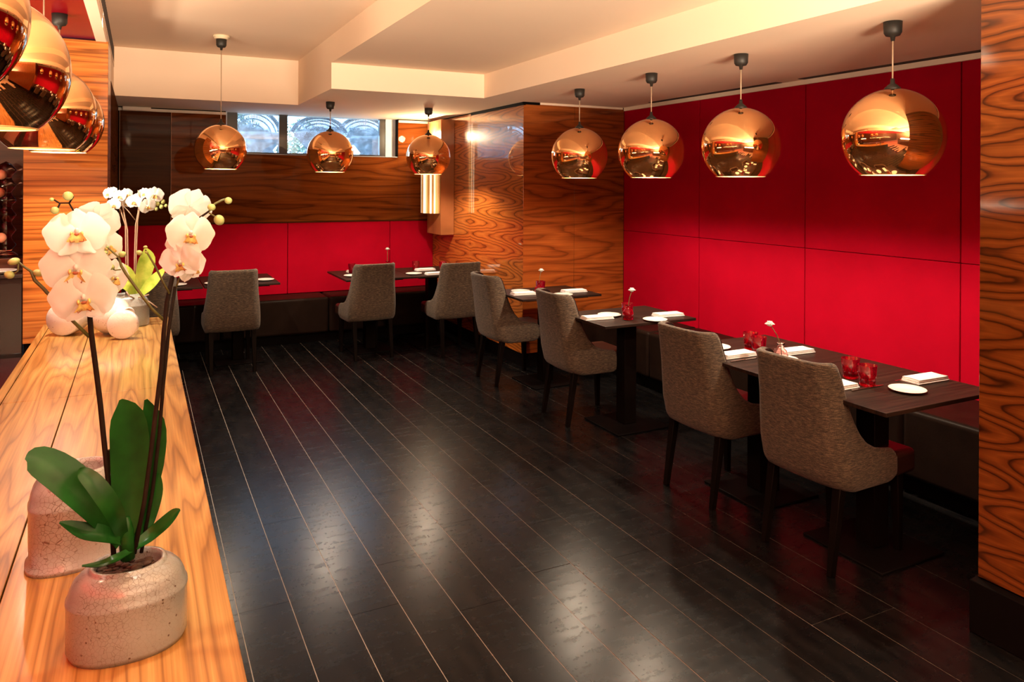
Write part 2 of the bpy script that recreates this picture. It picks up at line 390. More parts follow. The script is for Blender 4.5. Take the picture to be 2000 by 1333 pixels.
# ------------------------------------------------------------------ mesh helpers
class MB:
    def __init__(s): s.v = []; s.f = []; s.sm = []
    def add(s, vs, fs, smooth=False):
        b = len(s.v); s.v += [tuple(x) for x in vs]
        s.f += [tuple(i+b for i in f) for f in fs]; s.sm += [smooth]*len(fs)
        return s
    def box(s, x0, x1, y0, y1, z0, z1):
        return s.add([(x0,y0,z0),(x1,y0,z0),(x1,y1,z0),(x0,y1,z0),(x0,y0,z1),(x1,y0,z1),(x1,y1,z1),(x0,y1,z1)],
                     [(0,3,2,1),(4,5,6,7),(0,1,5,4),(1,2,6,5),(2,3,7,6),(3,0,4,7)])
    def lathe(s, prof, n=32, c=(0,0,0), sx=1.0, sy=1.0, power=2.0, M=None, closed=False):
        """prof: (r, z) list; power > 2 squares the section"""
        vs = []; fs = []
        for r, z in prof:
            for i in range(n):
                a = 2*PI*i/n; ca, sa = math.cos(a), math.sin(a)
                if power != 2.0:
                    q = (abs(ca)**power + abs(sa)**power)**(-1/power); ca *= q; sa *= q
                p = Vector((r*ca*sx, r*sa*sy, z))
                if M is not None: p = M @ p
                vs.append((p.x+c[0], p.y+c[1], p.z+c[2]))
        m = len(prof)
        for j in range(m-1 if not closed else m):
            for i in range(n):
                a, b = j*n+i, j*n+(i+1) % n
                j2 = (j+1) % m
                fs.append((a, b, j2*n+(i+1) % n, j2*n+i))
        if not closed:
            if prof[0][0] > 1e-6: fs.append(tuple(reversed(range(n))))
            if prof[-1][0] > 1e-6: fs.append(tuple((m-1)*n+i for i in range(n)))
        return s.add(vs, fs, True)
    def tube(s, pts, r, n=8, cap=True):
        pts = [Vector(p) for p in pts]; m = len(pts)
        rr = r if isinstance(r, (list, tuple)) else [r]*m
        vs = []; fs = []; prev = None
        for j, p in enumerate(pts):
            t = (pts[min(j+1, m-1)]-pts[max(j-1, 0)])
            t = t.normalized() if t.length > 1e-9 else Vector((0, 0, 1))
            if prev is None:
                a = t.orthogonal().normalized()
            else:
                a = (prev - t*prev.dot(t))
                a = a.normalized() if a.length > 1e-6 else t.orthogonal().normalized()
            prev = a; b = t.cross(a)
            for i in range(n):
                an = 2*PI*i/n
                vs.append(p + (a*math.cos(an)+b*math.sin(an))*rr[j])
        for j in range(m-1):
            for i in range(n):
                fs.append((j*n+i, j*n+(i+1) % n, (j+1)*n+(i+1) % n, (j+1)*n+i))
        if cap:
            fs.append(tuple(reversed(range(n)))); fs.append(tuple((m-1)*n+i for i in range(n)))
        return s.add(vs, fs, True)
    def ball(s, c, r, n=12, m=8, sc=(1,1,1), M=None):
        prof = [(max(1e-7, r*math.sin(PI*j/m)), -r*math.cos(PI*j/m)) for j in range(m+1)]
        Mm = Matrix.Diagonal((sc[0], sc[1], sc[2])).to_4x4()
        if M is not None: Mm = M.to_4x4() @ Mm
        return s.lathe(prof, n, c, M=Mm)
    def grid(s, P, smooth=True):
        nu, nv = len(P), len(P[0]); vs = [p for row in P for p in row]
        fs = [(i*nv+j, (i+1)*nv+j, (i+1)*nv+j+1, i*nv+j+1) for i in range(nu-1) for j in range(nv-1)]
        return s.add(vs, fs, smooth)
    def mesh(s, name, m):
        me = bpy.data.meshes.new(name); me.from_pydata(s.v, [], s.f)
        for p, q in zip(me.polygons, s.sm): p.use_smooth = q
        for x in (m if isinstance(m, (list, tuple)) else [m]): me.materials.append(x)
        me.update(); return me
    def build(s, name, m, parent=None, loc=None):
        o = bpy.data.objects.new(name, s.mesh(name, m)); COL.objects.link(o)
        if parent is not None: o.parent = parent
        if loc is not None: o.location = loc
        return o
def bevel(o, w, seg=2, ang=35):
    bm = bmesh.new(); bm.from_mesh(o.data)
    bmesh.ops.remove_doubles(bm, verts=bm.verts, dist=1e-6)
    es = [e for e in bm.edges if len(e.link_faces) == 2 and e.calc_face_angle(0) > math.radians(ang)]
    r = bmesh.ops.bevel(bm, geom=es, offset=w, segments=seg, profile=0.5, affect='EDGES', clamp_overlap=True)
    new = set(r['faces'])
    for f in bm.faces: f.smooth = f in new
    bm.to_mesh(o.data); bm.free()
    return o
def thing(name, label, cat, loc=(0, 0, 0), rz=0, group=None):
    o = bpy.data.objects.new(name, None); COL.objects.link(o); o.empty_display_size = 0.1
    o.location = loc; o.rotation_euler = (0, 0, rz); return tag(o, label, cat, group)
def tag(o, label, cat, group=None):
    o['label'] = label; o['category'] = cat
    if group: o['group'] = group
    return o
def struct(o, kind='structure'):
    o['kind'] = kind; return o
def copy_tree(o, parent=None):
    c = o.copy(); COL.objects.link(c); c.parent = parent
    for ch in list(o.children): copy_tree(ch, c)
    return c
def dup(o, loc, rz, label, group=None):
    c = copy_tree(o); c.location = loc; c.rotation_euler = (0, 0, rz); c['label'] = label
    if group: c['group'] = group
    return c

# ------------------------------------------------------------------ the room
ZC, ZM, ZL, ZR = 2.40, 2.605, 2.82, 2.60
XW, YB, YC, XC = 4.20, 8.22, 5.92, 3.085
# floor slab and boards
fl = struct(MB().box(-4.2, 4.4, -5.0, 8.5, -0.12, -0.0018).build('floor', M_GROUT))
bw = 0.192; x0 = 0.347
shared = {}
for i in range(-4, 21):
    xa = x0 + i*bw
    if xa > 4.2: break
    rnd = random.Random(100+i)
    y = -0.3 - rnd.random()*1.3
    ends = []
    fixed = {-1: 2.9, 0: 3.68, 1: 3.45, 2: 2.95}
    while y < YB:
        ln = rnd.choice((1.2, 1.5, 1.8, 2.0))
        y2 = min(y+ln, YB)
        if y2 > 0.6:
            k = round(y2-y, 3)
            if k not in shared:
                b = MB().box(0.0016, bw-0.0016, 0.0012, k-0.0012, -0.0016, 0.0)
                shared[k] = b.mesh('floorboard', M_FLOOR)
            o = bpy.data.objects.new('floorboard', shared[k]); COL.objects.link(o)
            o.parent = fl; o.location = (xa, y, (rnd.random()-0.5)*0.0006)
        y = y2
# ceiling with its recessed bays
c = MB()
c.box(-0.20, 1.345, 0.2, 7.216, ZL, ZL+0.1)              # left bay, high
c.box(1.345, 2.662, 0.2, 5.85, ZM, ZL+0.1)               # middle bay and the step between the bays
c.box(2.662, 4.4, 0.2, 8.5, ZC, ZL+0.1)                  # low soffit along the right
c.box(1.345, 2.662, 5.85, 8.5, ZC, ZL+0.1)                # low soffit along the back
c.box(-0.26, 1.345, 7.216, 8.5, ZC, ZL+0.1)
c.box(-0.26, -0.20, -5.0, 5.62, ZR-0.015, ZL+0.1)         # fascia towards the bar
c.box(-0.26, -0.20, 5.62, 7.216, ZC, ZL+0.1)
struct(c.build('ceiling', M_CEIL))
struct(MB().box(-0.26, 4.4, -5.2, 0.2, ZL, ZL+0.1).build('ceiling_rear', M_REARC))
rc = struct(MB().box(-4.2, -0.26, -5.0, 6.5, ZR, ZR+0.1).build('ceiling_bar', M_REDG))
# fascia grille
g = MB()
for k in range(46):
    y = 3.2 + k*0.075
    g.add([(-0.1985, y, ZL-0.15), (-0.1985, y+0.045, ZL-0.15), (-0.1985, y+0.045, ZL-0.06), (-0.1985, y, ZL-0.06),
           (-0.203, y, ZL-0.15), (-0.203, y+0.045, ZL-0.15), (-0.203, y+0.045, ZL-0.06), (-0.203, y, ZL-0.06)],
          [(0,1,2,3),(7,6,5,4),(0,4,5,1),(1,5,6,2),(2,6,7,3),(3,7,4,0)])
t1 = struct(MB().box(-0.2, -0.196, 3.1, 7.2, ZL-0.18, ZL-0.005).build('trim_1', M_CEIL2))
b = MB()
for k in range(52):
    y = 3.2 + k*0.075
    b.box(-0.197, -0.1945, y, y+0.040, ZL-0.15, ZL-0.035)
o = b.build('vent_slot', M_SLOT, t1); o['kind'] = 'stuff'

# right wall: red padded panels on a backing
wr = struct(MB().box(XW, XW+0.2, -5.0, YC+0.4, 0, ZL).build('wall_right', M_BASEB))
ys = [5.92, 4.838, 3.735, 2.630, 1.525, 0.42, -0.685]
for i in range(len(ys)-1):
    for z0_, z1_ in ((0.40, 1.2155), (1.2185, ZC-0.002)):
        p = MB().box(XW-0.022, XW+0.001, ys[i+1]+0.003, ys[i]-0.003, z0_, z1_).build('red_panel', M_RED, wr)
        bevel(p, 0.004, 2)
# alcove column: side wall and face wall
wa = struct(MB().box(XC+0.012, XW+0.2, YC+0.012, YB+0.2, 0.13, ZC).build('wall_alcove', M_BASEB))
for ya, yb_ in ((YC+0.0, 7.110), (7.114, YB)):
    bevel(MB().box(XC, XC+0.014, ya, yb_, 0.13, ZC-0.012).build('veneer_panel', W_SIDE, wa), 0.0015, 1)
for xa, xb in ((XC+0.001, 3.62), (3.623, XW-0.022)):
    bevel(MB().box(xa, xb, YC-0.001, YC+0.013, 0.13, ZC-0.012).build('veneer_panel', W_COLF, wa), 0.0015, 1)
struct(MB().box(XC+0.02, XW, YC+0.02, YB, 0, 0.13).build('baseboard_alcove', M_BASEB))
t = MB(); t.box(XC-0.004, XC+0.02, YC-0.004, 7.1, ZC-0.03, ZC-0.001); t.box(XC-0.004, 3.25, YC-0.006, YC+0.01, ZC-0.024, ZC-0.001)
struct(t.build('trim_2', M_BLACK))
t = MB(); t.box(XW-0.040, XW+0.001, -0.7, YC-0.02, ZC-0.034, ZC-0.001); t.box(3.25, XW-0.045, YC-0.014, YC-0.001, ZC-0.020, ZC-0.001)
tr = struct(t.build('trim_3', M_CEIL2))
for ya, yb_ in ((3.92, 5.42), (2.0, 3.72)):
    MB().box(XW-0.115, XW-0.052, ya, yb_, ZC-0.003, ZC+0.002).build('vent_slot', M_SLOT, tr)
# back wall
bw_ = MB()
bw_.box(-0.45, 0.80, YB, YB+0.25, 0, ZC); bw_.box(2.655, 3.4, YB, YB+0.25, 0, ZC)
bw_.box(0.80, 2.655, YB, YB+0.25, 0, 1.96)
wb = struct(bw_.build('wall_back', M_BASEB))
zt, zb = 1.245, 0.47
for xa, xb in ((-0.18, 0.30), (0.303, 1.426), (1.429, 2.56), (2.563, XC)):
    bevel(MB().box(xa, xb-0.002, YB-0.02, YB+0.001, zb, zt-0.016).build('red_panel', M_RED, wb), 0.004, 2)
MB().box(-0.2, XC, YB-0.028, YB+0.001, zt-0.014, zt-0.002).build('ledge', W_LEFTP, wb)
wp = MB().box(-0.172, 0.282, YB-0.032, YB+0.001, zt, ZC-0.04).build('veneer_panel', W_LEFTP, wb); bevel(wp, 0.003, 1)
wp = MB().box(0.286, 0.80, YB-0.014, YB+0.001, zt, ZC-0.04).build('veneer_panel', W_BACK, wb)
wp = MB().box(0.8005, 2.6545, YB-0.014, YB+0.001, zt, 1.955).build('veneer_panel', W_BACK, wb)
wp = MB().box(2.655, XC, YB-0.014, YB+0.001, zt, ZC-0.04).build('veneer_panel', W_BACK, wb)
for xa in (-0.1745, 0.2825):
    MB().box(xa, xa+0.003, YB-0.036, YB+0.001, zt, ZC-0.04).build('edge_trim', M_EDGE, wb)
MB().box(-0.20, 0.80, YB-0.030, YB+0.001, ZC-0.040, ZC-0.012).build('cornice', M_WHITEBAR, wb)
MB().box(2.66, XC, YB-0.020, YB+0.001, ZC-0.040, ZC-0.012).build('cornice', M_WHITEBAR, wb)
bb = tag(MB().box(-0.15, 0.10, YB-0.11, YB-0.035, ZC-0.045, ZC-0.003).build('blind_box', M_WHITEBAR), 'short white box under the ceiling at the left end of the back wall', 'box')
bevel(bb, 0.008, 2)
# left return wall behind the pillar and the lit pillar
wl = struct(MB().box(-0.45, -0.20, 6.12, YB, 0, ZC).build('wall_left', M_BASEB))
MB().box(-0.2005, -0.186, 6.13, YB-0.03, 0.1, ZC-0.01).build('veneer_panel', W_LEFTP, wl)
pl = struct(MB().box(-0.655, -0.200, 5.63, 6.12, 0, ZR-0.012).build('wall_left_pillar', M_BASEB))
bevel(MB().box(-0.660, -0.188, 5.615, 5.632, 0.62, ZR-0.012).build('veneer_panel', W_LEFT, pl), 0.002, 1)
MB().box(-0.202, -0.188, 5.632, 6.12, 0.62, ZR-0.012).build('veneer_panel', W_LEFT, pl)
# window
wn = struct(MB().box(0.80, 2.655, YB+0.10, YB+0.16, 1.96, 1.985).build('window_1', M_FRAME))
for xa, xb in ((0.815, 0.925), (1.352, 1.440), (2.47, 2.535)):
    MB().box(xa, xb, YB+0.10, YB+0.16, 1.985, ZC).build('mullion', M_FRAME, wn)
for xa, xb in ((0.925, 1.352), (1.440, 2.47)):
    MB().box(xa, xb, YB+0.125, YB+0.131, 1.985, ZC).build('pane', M_PANE, wn)
MB().box(0.80, 2.655, YB+0.001, YB+0.10, 1.9605, 1.966).build('sill', M_REVEAL, wn)
MB().box(2.536, 2.654, YB+0.09, YB+0.16, 1.966, ZC).build('reveal', M_REVEAL, wn)
MB().box(0.801, 0.814, YB+0.02, YB+0.16, 1.966, ZC).build('reveal', M_REVEAL, wn)
# near right pier with its base
pr = struct(MB().box(2.815, 4.199, -1.2, 1.672, 0.0, ZC).build('wall_right_pier', M_BASEB))
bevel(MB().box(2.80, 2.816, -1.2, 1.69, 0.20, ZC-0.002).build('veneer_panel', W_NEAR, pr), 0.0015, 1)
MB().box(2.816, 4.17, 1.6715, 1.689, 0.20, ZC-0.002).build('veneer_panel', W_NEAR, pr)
bs = MB(); bs.box(2.762, 2.80, 1.16, 1.70, 0, 0.195); bs.box(2.762, 2.80, 0.55, 1.157, 0, 0.195); bs.box(2.762, 2.80, -1.2, 0.547, 0, 0.195)
bs.box(2.80, 3.40, 1.69, 1.70, 0, 0.195)
o = struct(bs.build('baseboard_right_pier', M_BASEB)); bevel(o, 0.004, 1)
# the rest of the restaurant, out of view, and two added light blockers
struct(MB().box(-0.6, 2.80, -1.80, -1.72, 0, 1.205).build('rear_light_blocker', M_DARKWALL))  # added out of view to keep the rear fill light off the orchid
struct(MB().box(-1.84, -1.78, -0.8, 5.5, 1.0, 1.516).build('bar_light_blocker', M_DARKWALL))  # added lip, unseen, shading the orchid from the bar fill light
struct(MB().box(-4.2, 4.4, -5.2, -5.0, 0, ZL).build('wall_front', M_PLASTER))
struct(MB().box(-4.4, -4.2, -5.2, 6.5, 0, ZL).build('wall_bar', M_DARKWALL))
struct(MB().box(-4.2, -0.66, 6.20, 6.4, 0, ZR).build('wall_bar_end', M_DARKWALL))

# ------------------------------------------------------------------ outside the window
struct(MB().box(-3, 8, YB+0.26, 22, 1.70, 1.90).build('ground', M_TERR))
def fan_chair(loc, rz, label, wd=0.36, ht=0.62, m=None):
    m = m or M_WICKER
    t = thing('wicker_chair', label, 'chair', loc, rz, 'wicker chairs outside the window')
    b = MB()
    for k in range(45):
        a = PI*(0.02 + 0.96*k/44)
        p1 = Vector((wd*math.cos(a), 0.06*math.sin(a), 0.36 + ht*math.sin(a)))
        b.tube([(0.10*math.cos(a), 0, 0.36), p1], 0.006, 4)
    o = b.build('fan_spokes', m, t); o['kind'] = 'stuff'
    b = MB()
    for q in (0.4, 0.62, 0.8, 0.92, 1.0):
        b.tube([(wd*q*math.cos(PI*(0.04+0.92*k/24)), 0.05*q, 0.36 + ht*q*math.sin(PI*(0.04+0.92*k/24))) for k in range(25)], 0.010 if q < 1 else 0.018, 5)
    b.build('back_hoops', m, t)
    MB().lathe([(0.27, 0.30), (0.30, 0.33), (0.27, 0.37)], 20, (0, -0.25, 0)).build('seat', m, t)
    MB().lathe([(0.26, 0.0), (0.15, 0.16), (0.26, 0.30)], 20, (0, -0.25, 0)).build('base', m, t)
    return t
fan_chair((1.28, 9.75, 1.90), 0.15, 'round-backed wicker chair behind the left window pane', 0.36, 0.33)
fan_chair((1.98, 9.25, 1.90), -0.2, 'dark wicker chair behind the window, left of centre', 0.33, 0.22, M_WICKER_D)
fan_chair((2.72, 9.85, 1.90), 0.1, 'round-backed wicker chair behind the right end of the window', 0.38, 0.30)
def bush(loc, r, n, seed, label):
    rn = random.Random(seed); b = MB()
    for k in range(n):
        d = Vector((rn.gauss(0, 1), rn.gauss(0, 1), rn.gauss(0, 1))).normalized()*r*rn.random()**0.4
        d.z = abs(d.z)*1.3
        a = Vector((rn.uniform(-1, 1), rn.uniform(-1, 1), rn.uniform(-1, 1))).normalized()*0.05
        e = a.orthogonal().normalized()*0.02
        b.add([d-a, d+e, d+a, d-e], [(0, 1, 2, 3)])
    o = b.build('bush', M_BUSH, loc=loc); return tag(o, label, 'bush')
bush((2.15, 11.4, 1.90), 0.55, 900, 3, 'loose leafy bush outside behind the wicker chairs')
bush((1.05, 10.9, 1.90), 0.62, 1800, 5, 'small bush outside behind the left window pane')
fb = MB().box(3.0, 4.6, 15.0, 15.4, 1.90, 3.3)
o = tag(fb.build('building', M_BUILD), 'pale building far outside the window, upper right', 'building')
wm = MB()
for i in range(4):
    wm.box(3.1+i*0.36, 3.3+i*0.36, 14.98, 15.0, 2.45, 2.8)
wm.build('facade_window', M_FRAME, o)

# ------------------------------------------------------------------ banquettes
def banquette(name, label, cuts, along, front, back, z_seat):
    t = thing(name, label, 'bench')
    for a, b_ in zip(cuts[:-1], cuts[1:]):
        if along == 'y':
            q = MB().box(front, back, a+0.003, b_-0.003, 0.10, z_seat)
            q3 = MB().box(front+0.09, back, a, b_, 0.0, 0.098)
        else:
            q = MB().box(a+0.003, b_-0.003, front, back, 0.10, z_seat)
            q3 = MB().box(a, b_, front+0.09, back, 0.0, 0.098)
        bevel(q.build('seat_block', M_BENCH, t), 0.028, 5)
        q3.build('plinth', M_BASEB, t)
    return t
banquette('banquette', 'long dark leather banquette under the red wall on the right', [1.72, 2.62, 3.735, 4.838, 5.90], 'y', 3.66, XW-0.024, 0.47)
banquette('banquette', 'dark leather banquette along the back wall under the window', [-0.18, 0.72, 1.78, 2.40, 3.08], 'x', 7.78, YB-0.024, 0.47)

# ------------------------------------------------------------------ tables
def make_table(label, sx, sy, loc):
    t = thing('dining_table', label, 'table', loc, 0, 'dark dining tables')
    bevel(MB().box(-sx/2, sx/2, -sy/2, sy/2, 0.732, 0.75).build('tabletop', M_TABLE, t), 0.002, 2)
    MB().box(-sx/2+0.08, sx/2-0.08, -sy/2+0.08, sy/2-0.08, 0.715, 0.732).build('support', M_BLACK, t)
    bevel(MB().box(-0.05, 0.05, -0.05, 0.05, 0.012, 0.715).build('pedestal', M_LEG, t), 0.004, 1)
    bevel(MB().box(-0.21, 0.21, -0.21, 0.21, 0.0, 0.012).build('base_plate', M_BLACK, t), 0.003, 1)
    return t
TX0, TX1 = 2.655, 3.395
tcx, tsx = (TX0+TX1)/2, TX1-TX0
T1A = (tcx, (1.965+2.655)/2); T1B = (tcx, (2.660+3.335)/2); T2 = (tcx, (3.955+4.53)/2); T3 = (tcx+0.035, (5.165+5.745)/2)
make_table('nearest dark table, right in front of the wood pier', tsx, 0.69, (*T1A, 0))
make_table('dark table pushed against the nearest table, second from the right', tsx, 0.675, (*T1B, 0))
make_table('dark table standing alone at the middle of the red wall', tsx, 0.575, (*T2, 0))
make_table('dark table in front of the narrow wood column face', tsx, 0.58, (*T3, 0))
make_table('left half of the dark table pair below the window', 0.66, 0.79, (2.065, 7.29, 0))
make_table('right half of the dark table pair, by the wood side wall', 0.65, 0.79, (2.725, 7.29, 0))
make_table('dark table at the back left, behind the second chair', 0.64, 0.78, (0.83, 7.36, 0))
make_table('dark table at the back left corner, behind the orchid leaves', 0.60, 0.78, (0.20, 7.36, 0))

# ------------------------------------------------------------------ chairs (local frame: the sitter faces +x, origin on the floor under the back)
def smooth_interp(tab, x):
    if x <= tab[0][0]: return tab[0][1]
    for (a, fa), (b, fb_) in zip(tab[:-1], tab[1:]):
        if x <= b:
            q = (x-a)/(b-a); return fa + (fb_-fa)*q
    return tab[-1][1]
ZTOP = [(0.0, 0.90), (0.050, 0.897), (0.068, 0.885), (0.080, 0.855), (0.089, 0.79), (0.099, 0.72), (0.116, 0.645), (0.142, 0.583), (0.18, 0.537), (0.23, 0.510), (0.30, 0.497), (0.40, 0.49)]
def shell_pt(s, b, inset):
    """s in [-1,1] along the U (0 = back centre), b in [0,1] bottom to top"""
    W, R, L = 0.235-inset, 0.075-inset*0.6, 0.365
    straight = W-R; arc = R*PI/2; side = L-R
    tot = straight+arc+side
    d = abs(s)*tot; sg = 1 if s >= 0 else -1
    if d < straight: x, y = 0.0, d
    elif d < straight+arc:
        a = (d-straight)/R; x, y = R-R*math.cos(a), straight+R*math.sin(a)
    else: x, y = R+(d-straight-arc), W
    x0_ = x
    zt = smooth_interp(ZTOP, x) - (0.006 if inset else 0)
    zb_ = 0.355 + 0.015*max(0, 1-x/0.06)
    fx = max(0.0, (x-0.31)/0.055)
    z = zb_ + (zt-zb_)*b
    # round the front end of the arm and the bottom edge
    if fx > 0:
        mid = (zt+zb_)/2; z = mid + (z-mid)*math.sqrt(max(0.12, 1-0.70*fx*fx))
    # taper with height, recline, slight bulge of the back
    h = (z-0.36)/0.54
    wsc = 1.0 - 0.15*max(0, h)**0.9 + 0.03*math.sin(PI*min(1, max(0, h*1.6)))
    lean = -0.075*max(0, h)**1.3 + 0.02*max(0, 0.25-h)/0.25
    bow = -0.022*(1-(min(1, abs(y)/W))**2)*(1-min(1, x/0.08))
    under = 0.0
    if z < 0.41: under = (0.41-z)/0.055
    y2 = y*wsc*(1-0.055*under**2); x2 = x + inset + lean*(1-min(1, x/0.40)) + bow + (0.022*under**2)*(1-min(1, x/0.2))
    return Vector((x2, sg*y2, z))
def make_chair(label, loc, rz):
    t = thing('dining_chair', label, 'chair', loc, rz, 'tweed dining chairs')
    ns, nb = 110, 24
    ss = [-1+2*i/ns for i in range(ns+1)]
    outer = [[shell_pt(s, j/nb, 0.0) for j in range(nb+1)] for s in ss]
    inner = [[shell_pt(s, j/nb, 0.034) for j in range(nb+1)] for s in ss]
    m = MB(); m.grid([list(r) for r in outer])
    # rim joining outer and inner skins, rounded
    def rim(a, b_, push):
        rows = []
        for p, q in zip(a, b_):
            mid = (p+q)/2 + push(p, q)
            rows.append([p, p.lerp(mid, 0.75)+push(p, q)*0.25, mid, q.lerp(mid, 0.75)+push(p, q)*0.25, q])
        m.grid([list(reversed(r)) for r in rows])
    rim([r[-1] for r in outer], [r[-1] for r in inner], lambda p, q: Vector((0, 0, 0.010)))
    rim([r[0] for r in inner], [r[0] for r in outer], lambda p, q: Vector((0, 0, -0.008)))
    rim(list(reversed(outer[0])), list(reversed(inner[0])), lambda p, q: Vector((0.010, 0, 0)))
    rim(outer[-1], inner[-1], lambda p, q: Vector((0.010, 0, 0)))
    o = m.build('backrest', M_FAB, t)
    bm = bmesh.new(); bm.from_mesh(o.data); bmesh.ops.remove_doubles(bm, verts=bm.verts, dist=1e-5)
    bmesh.ops.recalc_face_normals(bm, faces=bm.faces); bm.to_mesh(o.data); bm.free()
    li = MB(); li.grid([list(reversed(r)) for r in inner]); li.build('inner_lining', M_LEATH, t)['label'] = 'dark brown leather inner lining'
    st = MB().box(0.03, 0.40, -0.190, 0.190, 0.365, 0.47).box(0.335, 0.53, -0.222, 0.222, 0.36, 0.472).build('seat', M_LEATH, t); bevel(st, 0.026, 4)
    st['label'] = 'dark brown leather seat'
    pipe = MB(); pipe.tube([r[-1]+Vector((0, 0, 0.004)) for r in inner], 0.0035, 5); pipe.build('piping', M_LEATH, t)
    for sx, sy in ((0, 1), (0, -1), (1, 1), (1, -1)):
        xt, xb = (0.06, 0.005) if sx == 0 else (0.45, 0.46)
        yt, yb_ = sy*0.175, sy*0.178
        a, b_ = 0.021, 0.014
        vs = [(xt-a, yt-a, 0.37), (xt+a, yt-a, 0.37), (xt+a, yt+a, 0.37), (xt-a, yt+a, 0.37),
              (xb-b_, yb_-b_, 0), (xb+b_, yb_-b_, 0), (xb+b_, yb_+b_, 0), (xb-b_, yb_+b_, 0)]
        l = MB().add(vs, [(0, 1, 2, 3), (7, 6, 5, 4), (0, 4, 5, 1), (1, 5, 6, 2), (2, 6, 7, 3), (3, 7, 4, 0)]).build('leg', M_LEG, t)
        bevel(l, 0.003, 1)
    return t
ch = make_chair('nearest tweed chair, rightmost, drawn up to the nearest table', (2.61, 2.375, 0), 0.04)
dup(ch, (2.61, 3.10, 0), 0.03, 'second nearest tweed chair, at the table pushed against the nearest one')
dup(ch, (2.62, 4.53, 0), -0.03, 'tweed chair at the lone table by the middle of the red wall')
dup(ch, (2.61, 5.66, 0), 0.02, 'tweed chair at the table in front of the wood column face')
dup(ch, (2.77, 6.60, 0), PI/2, 'tweed chair by the wood side wall, at the right half of the back table pair')
dup(ch, (1.985, 6.83, 0), PI/2+0.06, 'tweed chair below the window, at the left half of the back table pair')
dup(ch, (0.735, 6.83, 0), PI/2, 'tweed chair right of the white orchids, seen fully from behind')
dup(ch, (0.08, 6.83, 0), PI/2, 'tweed chair half hidden behind the orchid leaves at the counter end')

# ------------------------------------------------------------------ pendant lamps
def globe_lamp(name_label, loc_xy, zrim, D, ceil, plate=False, group='copper globe pendants', watt=None):
    r = D/2; depth = 0.79*r; zc = zrim + depth
    t = thing('pendant_lamp', name_label, 'lamp', (loc_xy[0], loc_xy[1], ceil), 0, group)
    dz = -ceil
    n = 48; prof = []
    a0 = math.asin(0.613)
    K = 26
    for j in range(K+1):
        a = a0 + (PI-a0-0.10)*j/K        # angle from straight down
        prof.append((r*math.sin(a), zc - r*math.cos(a) + dz))
    MB_ = MB(); MB_.lathe(prof, n)
    vs = MB_.v; fs = [f for f in MB_.f if len(f) == 4]; sm = [True]*len(fs)
    MB_.f, MB_.sm = fs, sm
    sh = MB_.build('shade', M_COPPER, t)
    inn = MB(); inn.lathe([(max(1e-4, q-0.004), z if k else z+0.0) for k, (q, z) in enumerate(prof)], n)
    fs = [tuple(reversed(f)) for f in inn.f if len(f) == 4]; inn.f = fs; inn.sm = [True]*len(fs)
    li = inn.build('shade_lining', M_INNER, t); li['label'] = 'gold inner lining of the shade'
    rm = MB(); rm.lathe([(prof[0][0]+0.0015, prof[0][1]-0.002), (prof[0][0]+0.0015, prof[0][1]+0.0015), (prof[0][0]-0.0055, prof[0][1]+0.0015), (prof[0][0]-0.0055, prof[0][1]-0.002)], n, closed=True)
    rm.build('rim', M_RIM, t)
    zt = zc + r
    cl = MB(); cl.lathe([(0.034, zt-0.008+dz), (0.034, zt+0.003+dz), (0.020, zt+0.016+dz), (0.010, zt+0.024+dz), (0.008, zt+0.045+dz), (1e-5, zt+0.047+dz)], 20)
    cl.build('collar', M_CAP, t)
    top = -0.028 if plate else 0.0
    if plate:
        MB().lathe([(0.062, -0.001), (0.064, -0.012), (0.054, -0.016), (0.054, -0.026), (0.046, -0.030), (1e-5, -0.030)], 24).build('ceiling_plate', M_CREAM, t)['label'] = 'cream ceiling plate'
    cp = MB(); cp.lathe([(1e-5, top-0.001), (0.040, top-0.001), (0.038, top-0.050), (0.030, top-0.064), (0.011, top-0.069), (0.008, top-0.088), (1e-5, top-0.088)], 24)
    cp.build('ceiling_cap', M_CAP, t)
    MB().tube([(0, 0, top-0.085), (0, 0, zt+0.045+dz)], 0.0035, 8).build('cord', M_CORD, t)
    zb_ = zrim + 0.100
    bl = MB(); bl.ball((0, 0, zb_+0.055+dz), 0.030, 16, 10, (1, 1, 2.2)); bl.tube([(0, 0, zb_+0.10+dz), (0, 0, zb_+0.135+dz)], 0.015, 10)
    bl.build('bulb', M_BULB, t)
    MB().tube([(0, 0, zb_+0.13+dz), (0, 0, zt-0.01+dz)], 0.012, 8).build('lamp_holder', M_CAP, t)
    l = bpy.data.lights.new('bulb_light', 'POINT'); l.energy = watt or BULB_W; l.color = (1.0, 0.80, 0.58); l.shadow_soft_size = 0.024
    lo = bpy.data.objects.new('bulb_light', l); COL.objects.link(lo); lo.parent = t; lo.location = (0, 0, zrim+0.056+dz)
    return t
GR, GBk, GL = 'copper pendants over the red wall tables', 'copper pendants over the back tables', 'copper pendants over the bar side'
globe_lamp('nearest copper globe pendant on the right, before the red wall', (3.05, 2.235), 1.705, 0.437, ZC, group=GR)
globe_lamp('second copper globe pendant from the wood pier', (3.05, 3.185), 1.705, 0.437, ZC, group=GR)
globe_lamp('third copper globe pendant from the wood pier', (3.05, 4.01), 1.705, 0.437, ZC, group=GR)
globe_lamp('copper globe pendant before the dark wood column face', (3.06, 4.93), 1.708, 0.437, ZC, group=GR)
globe_lamp('copper globe pendant on a long cord below a cream ceiling plate', (0.575, 6.28), 1.765, 0.392, ZL, plate=True, group=GBk)
globe_lamp('copper globe pendant in front of the middle of the window', (1.555, 6.80), 1.760, 0.418, ZC, group=GBk)
globe_lamp('copper globe pendant in front of the lit glass wall lamp', (2.53, 6.87), 1.752, 0.432, ZC, group=GBk)
